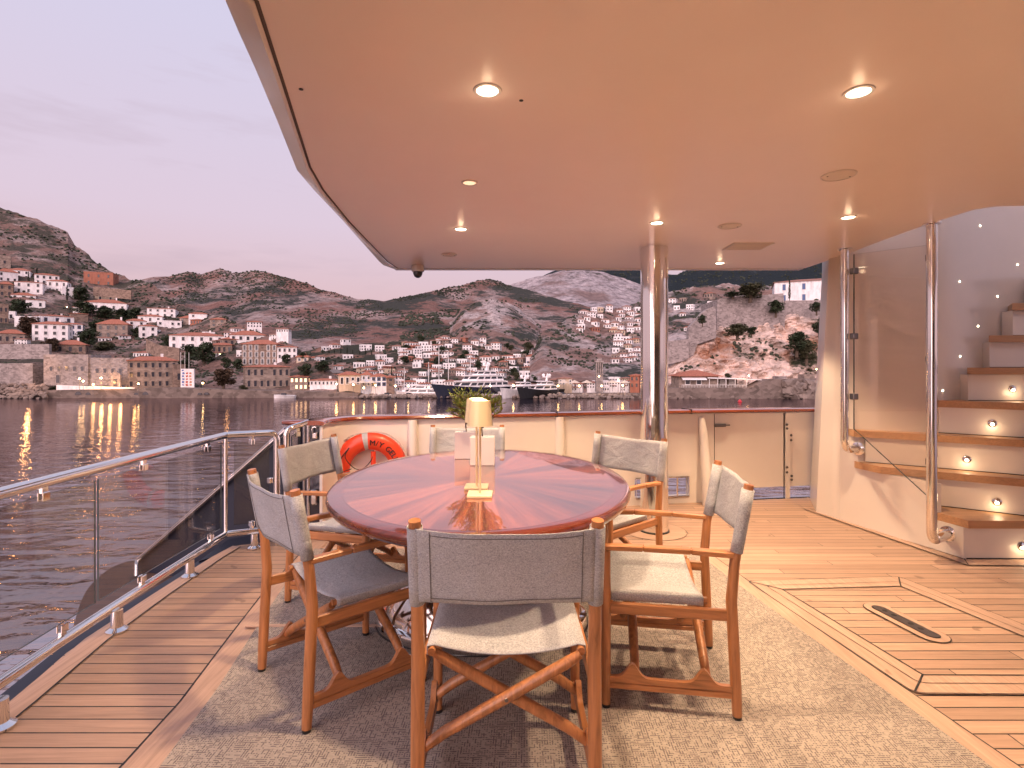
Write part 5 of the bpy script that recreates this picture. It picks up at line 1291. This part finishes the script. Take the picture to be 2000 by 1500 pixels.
# big pillar
pc = gp(1278, 1046); pc = Vector((pc.x * 1.02, 4.52, 0)); px_ = (1278 - 1000) / F * 4.52
e = empty('pillar', (px_, 4.52, 0)); tag(e, 'thick polished steel pillar from deck to ceiling', 'pillar')
MB().lathe([(.112, .012), (.112, CZ - .002)], n=48).build('shaft', m_chrome, e, smooth=True)
MB().lathe([(.122, .003), (.122, .012), (.114, .016)], n=48).build('base_seal', m_dark, e)
mb = MB(); mb.lathe([(.262, .004), (.258, .0045)], n=64, cap=False); mb.cur = 1; mb.lathe([(.256, .003), (.12, .0032)], n=64, cap=False); mb.build('deck_ring', [m_caulk, m_marginx], e)

# ------------------------------------------------------------------ staircase
e = empty('staircase', (3.4, 4.2, 0)); tag(e, 'curved white staircase with teak treads and small step lights', 'stairs'); o_ = e.location.copy()
zz = [.284 + .269 * i for i in range(9)]
WALL = [(2.856, 5.096), (2.95, 4.82), (3.10, 4.67), (3.30, 4.57), (3.56, 4.50), (3.88, 4.60), (4.3, 4.75), (5.0, 4.85), (6.5, 4.95)]
WALLs = smoothline([(x, y, 0) for x, y in WALL[1:]], 4)
nos = [[(3.207, 3.815), (5.5, 3.79)], [(3.0, 4.41), (3.70, 3.92), (4.6, 3.28)], [(2.935, 4.66), (3.81, 4.04), (4.9, 3.27)], [(3.49, 4.455), (3.90, 4.13), (5.0, 3.26)], [(3.69, 4.40), (4.10, 4.35), (6.0, 4.28)], [(3.98, 4.53), (4.4, 4.52), (6.0, 4.48)], [(4.18, 4.535), (4.6, 4.53), (6.0, 4.50)], [(4.42, 4.56), (4.8, 4.56), (6.0, 4.53)]]
leftback = [[(3.155, 4.04), (3.0, 4.6)], [(2.95, 4.66)], [(2.95, 4.82)], [(3.65, 4.60)], [(3.95, 4.66)], [(4.2, 4.74)], [(4.35, 4.76)], [(4.6, 4.80)]]
for i in range(8):
    z = zz[i]; poly = [Vector((x, y, 0)) for x, y in nos[i]] + [Vector((6.2, 4.9, 0))] + [Vector((x, y, 0)) for x, y in reversed(leftback[i])]
    if i < 3: poly = [Vector((x, y, 0)) for x, y in nos[i]] + [Vector((6.2, 4.9, 0)), Vector((3.6, 4.52, 0)), Vector((3.0, 4.8, 0))] + [Vector((x, y, 0)) for x, y in reversed(leftback[i])]
    mb = MB(); mb.prism([(p.x - o_.x, p.y - o_.y) for p in poly], z - .055, z); mb.build('tread', m_step, e)
    # riser set back under the nosing
    A = [Vector((x, y, 0)) for x, y in nos[i]]; A = [p + Vector((.012, .03, 0)) for p in A]
    A[0] = A[0] + (A[1] - A[0]).normalized() * (.0 if i == 0 else .09 if i < 3 else .02)
    B = [p + Vector((.05, .16, 0)) for p in A]
    z0 = 0 if i == 0 else zz[i - 1] + .001
    mb = MB(); mb.strip([p - o_ for p in A], [p - o_ for p in B], z0, z - .056); mb.build('riser', m_white, e)
    # caulk line at the back of the tread below
    if i > 0:
        mb = MB(); mb.strip([p - o_ + Vector((-.002, -.009, 0)) for p in A], [p - o_ + Vector((0, .0, 0)) for p in A], zz[i - 1] + .001, zz[i - 1] + .005); mb.build('caulk_line', m_caulk, e)
    else:
        mb = MB(); mb.strip([p - o_ + Vector((-.002, -.009, 0)) for p in A], [p - o_ for p in A], .004, .012); mb.build('caulk_line', m_caulk, e)
# stringer (outer casing below the treads) and the curved wall behind
mb = MB()
str_pts = [(3.212, 3.845, zz[0] - .056), (3.155, 4.04, zz[0] - .056), (3.155, 4.04, zz[0] + .0), (3.04, 4.44, zz[0]), (3.04, 4.44, zz[1] - .056), (2.97, 4.68, zz[1] - .056), (2.97, 4.68, zz[2] - .056), (2.94, 4.8, zz[2] - .056), (2.94, 4.8, CZ + 1.6), (2.90, 4.94, CZ + 1.6), (2.856, 5.096, 0), (3.212, 3.845, 0)]
fl = [(3.212, 3.845, 0), (3.212, 3.845, zz[0] - .057), (3.155, 4.04, zz[0] - .057), (3.155, 4.04, zz[0] + .2), (3.045, 4.42, zz[1] - .057), (2.975, 4.67, zz[1] - .057), (2.975, 4.67, zz[2] - .057), (2.945, 4.80, zz[2] - .057)]
# stringer face as quads
def sx(y): return 2.856 + (5.096 - y) * .274
S_ = [(3.845, 0, zz[0] - .057), (4.04, 0, zz[0] - .057), (4.0401, 0, zz[1] - .057), (4.66, 0, zz[1] - .057), (4.6601, 0, zz[2] - .057), (4.84, 0, zz[2] - .057)]
vs = []
for y, a, b_ in S_: vs += [Vector((sx(y), y, a)), Vector((sx(y), y, b_)), Vector((sx(y) + .05, y, b_)), Vector((sx(y) + .05, y, a))]
n = len(S_); mb.add([v - o_ for v in vs], [(4 * i + q, 4 * i + (q + 1) % 4, 4 * i + 4 + (q + 1) % 4, 4 * i + 4 + q) for i in range(n - 1) for q in range(4)] + [(0, 1, 2, 3), (4 * n - 1, 4 * n - 2, 4 * n - 3, 4 * n - 4)])
mb.build('stringer', m_white, e, smooth=20)
WT = 4.4
mb = MB(); PW_ = [Vector((2.856, 5.096, 0)), Vector((2.90, 4.96, 0))] + [Vector((sx(4.84), 4.84, 0))] + WALLs
vs = []
for i, p in enumerate(PW_):
    lean = .055 if i == 0 else (.03 if i == 1 else 0)
    vs += [p - o_ + Vector((0, 0, 0)), p - o_ + Vector((lean, -lean * 2, CZ)), p - o_ + Vector((lean, -lean * 2, WT))]
mb.add(vs, [(3 * i + q, 3 * i + 3 + q, 3 * i + 4 + q, 3 * i + 1 + q) for i in range(len(PW_) - 1) for q in range(2)])
mb.add([Vector((2.856, 5.096, 0)) - o_, Vector((2.911, 4.986, CZ)) - o_, Vector((2.911, 4.986, WT)) - o_, Vector((3.2, 5.6, WT)) - o_, Vector((3.2, 5.6, CZ)) - o_, Vector((3.1, 5.65, 0)) - o_], [(0, 1, 4, 5), (1, 2, 3, 4)])
wl = mb.build('casing_wall', m_white, e, smooth=50, fixn=False)
# step lights
for px, py, i in ((1995, 1067, 0), (1947, 980, 1), (1888, 897, 2), (1938, 827, 3), (1977, 760, 4)):
    A = [Vector((x + .012, y + .03, 0)) for x, y in nos[i]]
    for a, b_ in zip(A, A[1:]):
        ua, ub = 1000 + a.x / a.y * F, 1000 + b_.x / b_.y * F
        if ua <= px <= ub:
            lo, hi = 0.0, 1.0
            for _ in range(30):
                md = (lo + hi) / 2; q = a.lerp(b_, md); 
                if 1000 + q.x / q.y * F < px: lo = md
                else: hi = md
            q = a.lerp(b_, lo); d = (b_ - a).normalized(); nn = Vector((d.y, -d.x, 0)); z = EYE - (py - HY) * q.y / F
            M_ = Matrix.Translation(q + nn * .0 + Vector((0, 0, z)) - o_) @ Matrix.Rotation(math.atan2(d.y, d.x), 4, 'Z') @ Matrix.Rotation(R(90), 4, 'X')
            mb = MB(); mb.lathe([(.028, 0), (.028, .006), (.02, .012), (.004, .014)], n=20, M=M_.to_3x3().to_4x4(), c=M_.translation); sl = mb.build('step_light', m_chrome, e, smooth=True)
            mb = MB(); mb.lathe([(.013, .0), (.009, .004)], n=12, M=M_.to_3x3().to_4x4(), c=M_.translation + nn * .013 + Vector((0, 0, -.006))); mb.build('lens', m_bulb, sl)
            l = bpy.data.objects.new('light_source', bpy.data.lights.new('light_source', 'POINT')); C.objects.link(l); l.location = q + nn * .05 + Vector((0, 0, z - .03)); l.data.energy = .28; l.data.color = (1, .70, .4); l.data.shadow_soft_size = .03; l.data.specular_factor = .3
for px, py in ((1914, 441), (1987, 517), (1948, 579), (1910, 637), (1875, 696), (1841, 763), (1874, 550)):
    for a, b_ in zip(WALLs, WALLs[1:]):
        ua, ub = 1000 + a.x / a.y * F, 1000 + b_.x / b_.y * F
        if ua <= px <= ub:
            q = a.lerp(b_, (px - ua) / (ub - ua)); d = (b_ - a).normalized(); nn = Vector((d.y, -d.x, 0)); z = EYE - (py - HY) * q.y / F
            M_ = Matrix.Rotation(math.atan2(d.y, d.x), 4, 'Z') @ Matrix.Rotation(R(90), 4, 'X')
            mb = MB(); mb.lathe([(.0075, .0), (.005, .004)], n=10, M=M_, c=q - o_ + nn * .002 + Vector((0, 0, z))); mb.build('wall_light', m_bulb, e)
# margin board round the stair foot
mb = MB(); A = [Vector((2.80, 5.2, 0)), Vector((sx(3.845) - .075, 3.72, 0)), Vector((5.5, 3.70, 0))]; B = [Vector((2.86, 5.2, 0)), Vector((sx(3.845), 3.845, 0)), Vector((5.5, 3.825, 0))]
mb.strip(A, B, .006); struct(mb.build('margin_board', m_margin))
mb = MB(); mb.strip([p + Vector((-.006, -.006, 0)) for p in A], A, .0075); mb.strip([B[0] + Vector((-.008, 0, 0)), B[1] + Vector((-.010, -.004, 0))], B[:2], .0085); mb.strip([A[1], B[1]], [A[1] + Vector((.008, 0, 0)), B[1] + Vector((.008, 0, 0))], .0085); struct(mb.build('caulk_line', m_caulk))

# glass screen between two steel posts
e = empty('stair_screen', (2.85, 4.1, 0)); tag(e, 'glass screen held by two steel posts beside the stairs', 'screen'); o_ = e.location.copy()
PA, PB_ = Vector((2.79, 4.55, 0)), Vector((2.908, 3.76, 0))
for P0, fl_, zb, r_ in ((PA, Vector((sx(4.659), 4.659, 0)), .665, .030), (PB_, Vector((sx(3.944), 3.944, 0)), .155, .032)):
    mb = MB(); mb.tube([p - o_ for p in bendline([offz(P0, CZ - .002), offz(P0, zb), offz(fl_, zb + .0)], .10, 8)], r_, 18); po = mb.build('post', m_chrome, e, smooth=True)
    mb = MB(); mb.lathe([(.055, 0), (.055, -.008), (.034, -.012)], P0 - o_ + Vector((0, 0, CZ)), 24, cap=False)
    mb.build('flange', m_chrome, po, smooth=True); mb = MB(); d = (P0 - fl_).normalized(); M_ = d.to_track_quat('Z', 'Y').to_matrix().to_4x4()
    mb.lathe([(.055, .002), (.055, .012), (.036, .016)], fl_ - o_ + Vector((0, 0, zb)), 24, M=M_); mb.build('flange', m_chrome, po, smooth=True)
ga, gb = PA.lerp(PB_, .06) + Vector((.04, .0, 0)), PA.lerp(PB_, .95) + Vector((.03, 0, 0))
za = EYE - (838 - HY) * ga.y / F; zb_ = EYE - (975 - HY) * gb.y / F
pane(e, [offz(ga, za), offz(gb, zb_), offz(gb, 2.22), offz(ga, 2.30)], .012, m_glass2)
for P0, zs, dx in ((ga, (2.16, 1.62, 1.12), -.0), (gb, (2.13, 1.42, .70), 0)):
    for z in zs:
        mb = MB(); q = offz(P0, z) - o_; mb.box(q, (.05, .05, .05), rz=.15, bev=.006); mb.build('clip', m_gun, e)

# ------------------------------------------------------------------ table
TC = Vector((-.157, 2.87, 0)); TA, TB, TZ = .7525, 1.015, .78
e = empty('dining_table', TC); tag(e, 'oval varnished table with starburst wood top and steel pedestal', 'table')
def ell(r, z, n=96, da=0.0): return [Vector(((TA - da) * r * math.cos(2 * math.pi * i / n), (TB - da) * r * math.sin(2 * math.pi * i / n), z)) for i in range(n)]
def rings(rs, cap0=False, cap1=False):
    mb = MB(); n = len(rs[0]); mb.add([v for r_ in rs for v in r_], [(k * n + i, k * n + (i + 1) % n, (k + 1) * n + (i + 1) % n, (k + 1) * n + i) for k in range(len(rs) - 1) for i in range(n)])
    if cap0: mb.add(rs[0], [tuple(range(n))])
    if cap1: mb.add(rs[-1], [tuple(range(n))])
    return mb
o1 = rings([ell(1, 0, da=.075), ell(.001, 0, da=.075)]); o1 = o1.build('tabletop', m_ven, e, smooth=20); o1.location = (0, 0, TZ)
rings([ell(1, TZ + .0003, da=.077), ell(1, TZ + .0003, da=.071)]).build('inlay_line', m_maho, e, fixn=False)
rings([ell(1, TZ, da=.075), ell(1, TZ, da=.022), ell(1, TZ - .004, da=.008), ell(1, TZ - .013, da=.001), ell(1, TZ - .024, da=0.0), ell(1, TZ - .036, da=.003), ell(1, TZ - .046, da=.012), ell(1, TZ - .052, da=.03), ell(1, TZ - .056, da=.05), ell(1, TZ - .075, da=.07), ell(1, TZ - .08, da=.12), ell(.2, TZ - .08)], cap1=True).build('edge_moulding', m_maho, e, smooth=35)
pr = [(1, .024), (1.0, .06), (.985, .072), (.93, .074), (.92, .078), (.90, .12), (.84, .18), (.74, .26), (.62, .36), (.52, .48), (.47, .60), (.46, .70)]
MB().lathe([(r * .555, z) for r, z in pr], n=72, sy=.64 / 1.0).build('pedestal', m_chrome, e, smooth=35)
MB().lathe([(.56, .0201), (.56, .024)], n=72, sy=.64).build('base_gasket', m_dark, e)

# table lamps
def lamp(loc_, label):
    e = empty('table_lamp', loc_); tag(e, label, 'lamp', 'slim table lamps on the oval table')
    m_brass = paint('cream_lamp_metal', (.62, .52, .34), .35, .3)
    MB().box((0, 0, .0065), (.112, .112, .013), bev=.002).build('base', m_brass, e)
    MB().tube([(0, 0, .013), (0, 0, .36)], .0055, 12).build('stem', m_brass, e, smooth=True)
    MB().lathe([(.0585, .318), (.0475, .430), (.046, .431), (.057, .319)], n=40, cap=False).build('shade', m_brass, e, smooth=True)
    MB().lathe([(.046, .424), (.043, .4255)], n=32).build('top_cap', m_brass, e)
    MB().lathe([(.036, .431), (.030, .4335)], n=32).build('top_light', m_lampglow, e)
    MB().lathe([(.045, .372), (.040, .374)], n=32).build('diffuser', m_lampglow, e)
    spot(e, (0, 0, .365), 1.8, 118, .3, .02, (1, .66, .28))
lamp((-.145, 2.455, TZ), 'slim cream table lamp with cone shade, the nearer of two'); lamp((-.170, 2.61, TZ), 'slim cream table lamp with cone shade, half hidden behind the nearer one')

# white planters with small olive sprigs
def planter(x, y, label, plabel):
    e = empty('planter', (x, y, TZ)); tag(e, label, 'planter', 'white planters on the table')
    mb = MB(); w_, d_, h_ = .145, .075, .170
    mb.box((0, 0, h_ / 2), (w_, d_, h_), bev=.003); mb.build('pot', m_ceramic, e)
    mb = MB()
    for k in range(9): mb.box((-.055 + k * .0138, -d_ / 2 - .0006, h_ - .02), (.007, .002, .004))
    mb.build('pot_band', m_grey, e)
    t = empty('olive_sprig', (x, y, TZ + h_)); tag(t, plabel, 'plant', 'olive sprigs in the planters')
    b_ = MB(); b_.tube(smoothline([(.0, 0, -.001), (-.004, 0, .06), (.01, 0, .12), (.0, 0, .19)], 5), [.004] * 15 + [.003], 7)
    lf = MB(); top = []
    for k in range(54):
        a = k * 2.4; z0 = .07 + .11 * (k % 9) / 9; r = rnd.uniform(.04, .125)
        tip = Vector((math.cos(a) * r, math.sin(a) * r * .8, z0 + rnd.uniform(.02, .11))); st = Vector((.003, 0, z0 - .02))
        mid = st.lerp(tip, .5) + Vector((0, 0, .012)); pts = smoothline([st, mid, tip], 4); b_.tube(pts, [.0022] * len(pts), 5)
        for q in range(13):
            p = st.lerp(tip, .25 + .75 * q / 12) + Vector((0, 0, .008)); dd = (tip - st).normalized() * .8 + Vector((rnd.uniform(-1, 1), rnd.uniform(-1, 1), rnd.uniform(-.2, 1))) * .8
            dd.normalize(); sd = dd.cross(Vector((rnd.uniform(-1, 1), rnd.uniform(-1, 1), rnd.uniform(-1, 1)))).normalized() * rnd.uniform(.004, .006); Ln = rnd.uniform(.026, .044)
            lf.add([p, p + dd * Ln * .5 + sd, p + dd * Ln, p + dd * Ln * .5 - sd], [(0, 1, 2, 3)])
    b_.build('stem', m_trunk, t); lf.build('leaves', m_olive, t, fixn=False)
planter(-.176, 3.24, 'square white planter on the table, the nearer one in front', 'leafy green olive sprig standing in the nearer planter')
planter(-.292, 3.475, 'square white planter on the table, the farther one at left', 'leafy green olive sprig standing in the farther planter')

# ------------------------------------------------------------------ folding canvas chairs
GC = 'teak folding chairs around the oval table'
def make_chair():
    e = empty('folding_chair'); w = .267
    def rp(z):   # rear post line
        return interp([(0, -.272), (.45, -.250), (.60, -.262), (.90, -.315)], z)
    for s_ in (-1, 1):
        mb = MB(); mb.tube([(s_ * w, rp(z), z) for z in (.012, .1, .3, .45, .53, .60, .7, .8, .895)], [.018, .0205, .021, .021, .020, .019, .018, .018, .018], 18)
        l = mb.build('rear_leg', m_cwood, e, smooth=True)
        MB().lathe([(.016, .008), (.017, .021)], (s_ * w, rp(0), -.008), 14).build('foot_pad', m_dark, l)
        mb = MB(); mb.tube([(s_ * w, .222, z) for z in (.012, .1, .35, .5, .618)], [.0165, .018, .019, .018, .017], 16)
        l = mb.build('front_leg', m_cwood, e, smooth=True)
        MB().lathe([(.016, .008), (.017, .021)], (s_ * w, .222, -.008), 14).build('foot_pad', m_dark, l)
        # armrest
        mb = MB(); path = [(s_ * w, rp(.63) + .008, .625), (s_ * (w + .003), -.1, .632), (s_ * (w + .004), .08, .634), (s_ * w, .262, .630)]
        for a, b_ in zip(path, path[1:]): mb.bar(a, b_, .034, .022, bev=.004)
        mb.build('armrest', m_cwoody, e, smooth=25)
        mb = MB(); mb.bar((s_ * (w - .004), rp(.40), .391), (s_ * (w - .004), .225, .391), .020, .044, bev=.004); mb.build('seat_rail', m_cwoody, e, smooth=25)
        mb = MB(); mb.tube([(s_ * (w - .028), -.165, .433), (s_ * (w - .028), .235, .433)], .0125, 14); mb.build('seat_dowel', m_cwoody, e, smooth=True)
        # lower stretcher, lower fixed bar and flared upper bar
        mb = MB(); mb.bar((s_ * (w), rp(.09), .088), (s_ * (w), .222, .088), .020, .024, bev=.004); mb.build('stretcher', m_cwoody, e, smooth=25)
        mb = MB(); yy = [(-.262 + i * .484 / 48) for i in range(49)]; vs = []
        for y in yy:
            h = .124 + .055 * math.exp(-((y + .150) / .030) ** 2) + .055 * math.exp(-((y - .120) / .030) ** 2)
            vs += [(s_ * w - .010, y, .104), (s_ * w - .010, y, h), (s_ * w + .010, y, h), (s_ * w + .010, y, .104)]
        mb.add(vs, [(4 * i + q, 4 * i + (q + 1) % 4, 4 * i + 4 + (q + 1) % 4, 4 * i + 4 + q) for i in range(48) for q in range(4)] + [(0, 1, 2, 3), (195, 194, 193, 192)])
        mb.build('flared_stretcher', m_cwoody, e, smooth=35)
    for y, dy in ((-.150, .012), (.120, .012)):
        for s_ in (-1, 1):
            mb = MB(); yo = y + s_ * dy
            mb.tube([(s_ * (w - .006), yo, .13), (s_ * .2, yo, .175), (0, yo, .288), (-s_ * .2, yo, .40), (-s_ * (w - .030), yo, .424)], [.0165, .0185, .0195, .0185, .014], 14); br = mb.build('cross_brace', m_cwood, e, smooth=True)
            if s_ == (-1 if y < 0 else 1): MB().lathe([(.008, 0), (.006, .004)], (0, yo + (-.016 if y < 0 else .02), .288), 10, M=Matrix.Rotation(R(90), 4, 'X')).build('pivot_bolt', m_gun, br)
    # canvas seat
    mb = MB(); NX, NY = 26, 18; top = []; vs = []
    for j in range(NY + 1):
        y = lerp(-.150, .215, j / NY)
        row = []
        for i in range(NX + 1):
            t = i / NX * 2 - 1; x = t * (w - .018); sag = .030 * (1 - t * t) * (1 + .25 * abs(2 * j / NY - 1))
            z = .4565 - sag; 
            if abs(t) > .93: z -= (abs(t) - .93) * .12
            row.append((x, y, z))
        row = [(-(w - .012), y, .417), (-(w - .011), y, .445)] + row + [((w - .011), y, .445), ((w - .012), y, .417)]
        vs += row
    m_ = NX + 5; mb.add(vs, [(j * m_ + i, j * m_ + i + 1, (j + 1) * m_ + i + 1, (j + 1) * m_ + i) for j in range(NY) for i in range(m_ - 1)])
    se = mb.build('seat', m_linen, e, smooth=60, fixn=False); so = se.modifiers.new('thickness', 'SOLIDIFY'); so.thickness = .0035; so.offset = -1
    # canvas back: panel between sleeves
    mb = MB(); NX, NZ = 26, 10; vs = []
    for j in range(NZ + 1):
        z = lerp(.648, .875, j / NZ)
        for i in range(NX + 1):
            t = i / NX * 2 - 1; x = t * (w - .004); k = (1 - t * t)
            vs.append((x, rp(z) - .021 * (1 if abs(t) > .9 else 1) - .028 * k + .006 * math.sin(t * 5 + z * 9) * k, z - .010 * k * (j / NZ) + .004 * k * (1 - j / NZ)))
    mb.add(vs, [(j * (NX + 1) + i, j * (NX + 1) + i + 1, (j + 1) * (NX + 1) + i + 1, (j + 1) * (NX + 1) + i) for j in range(NZ) for i in range(NX)])
    bk = mb.build('backrest', m_linen, e, smooth=60, fixn=False); so = bk.modifiers.new('thickness', 'SOLIDIFY'); so.thickness = .003
    for s_ in (-1, 1):
        mb = MB(); mb.tube([(s_ * w, rp(z), z) for z in (.636, .7, .8, .877)], .0235, 16, cap=False); o_ = mb.build('sleeve', m_linen, bk, smooth=60); so = o_.modifiers.new('thickness', 'SOLIDIFY'); so.thickness = .002
        mb = MB(); pts = []
        for j in range(NZ + 1):
            z = lerp(.652, .871, j / NZ); t = s_ * .84; k = 1 - t * t; pts.append((t * (w - .004), rp(z) - .021 - .028 * k + .006 * math.sin(t * 5 + z * 9) * k - .0022, z - .01 * k * (j / NZ)))
        mb.tube(pts, .0011, 5); mb.build('stitching', m_seam, bk)
    mb = MB()
    for zf in (.662, .861):
        pts = []
        for i in range(21):
            t = (i / 20 * 2 - 1) * .84; k = 1 - t * t; j = (zf - .648) / .227; pts.append((t * (w - .004), rp(zf) - .021 - .028 * k + .006 * math.sin(t * 5 + zf * 9) * k - .0022, zf - .010 * k * j + .004 * k * (1 - j)))
        mb.tube(pts, .0011, 5)
    mb.build('stitching', m_seam, bk)
    return e
ch0 = make_chair()
def place(o, rearmid, face, label):
    """rearmid: floor point between the rear legs; face: heading the chair faces"""
    d = Vector((math.cos(face), math.sin(face), 0)); c_ = Vector((rearmid[0], rearmid[1], 0)) + d * .27
    z = .0205
    o.location = (c_.x, c_.y, z); o.rotation_euler = (0, 0, face - math.pi / 2); tag(o, label, 'chair', GC)
spots = [((-.017, 1.625), R(90.5), 'canvas folding chair nearest the camera with its back to it'),
         ((-.93, 2.20), R(41), 'canvas folding chair at the near left of the table by the walkway'),
         ((.90, 2.335), R(171), 'canvas folding chair at the near right of the table, side on'),
         ((-1.215, 3.36), R(-14), 'canvas folding chair at the far left in front of the steel gate'),
         ((-.345, 4.16), R(-90), 'canvas folding chair behind the planters at the far end of the table'),
         ((.745, 3.57), R(221), 'canvas folding chair at the far right in front of the steel pillar')]
for i, (p, a, lab) in enumerate(spots):
    o = ch0 if i == 0 else copy_tree(ch0); place(o, p, a, lab)
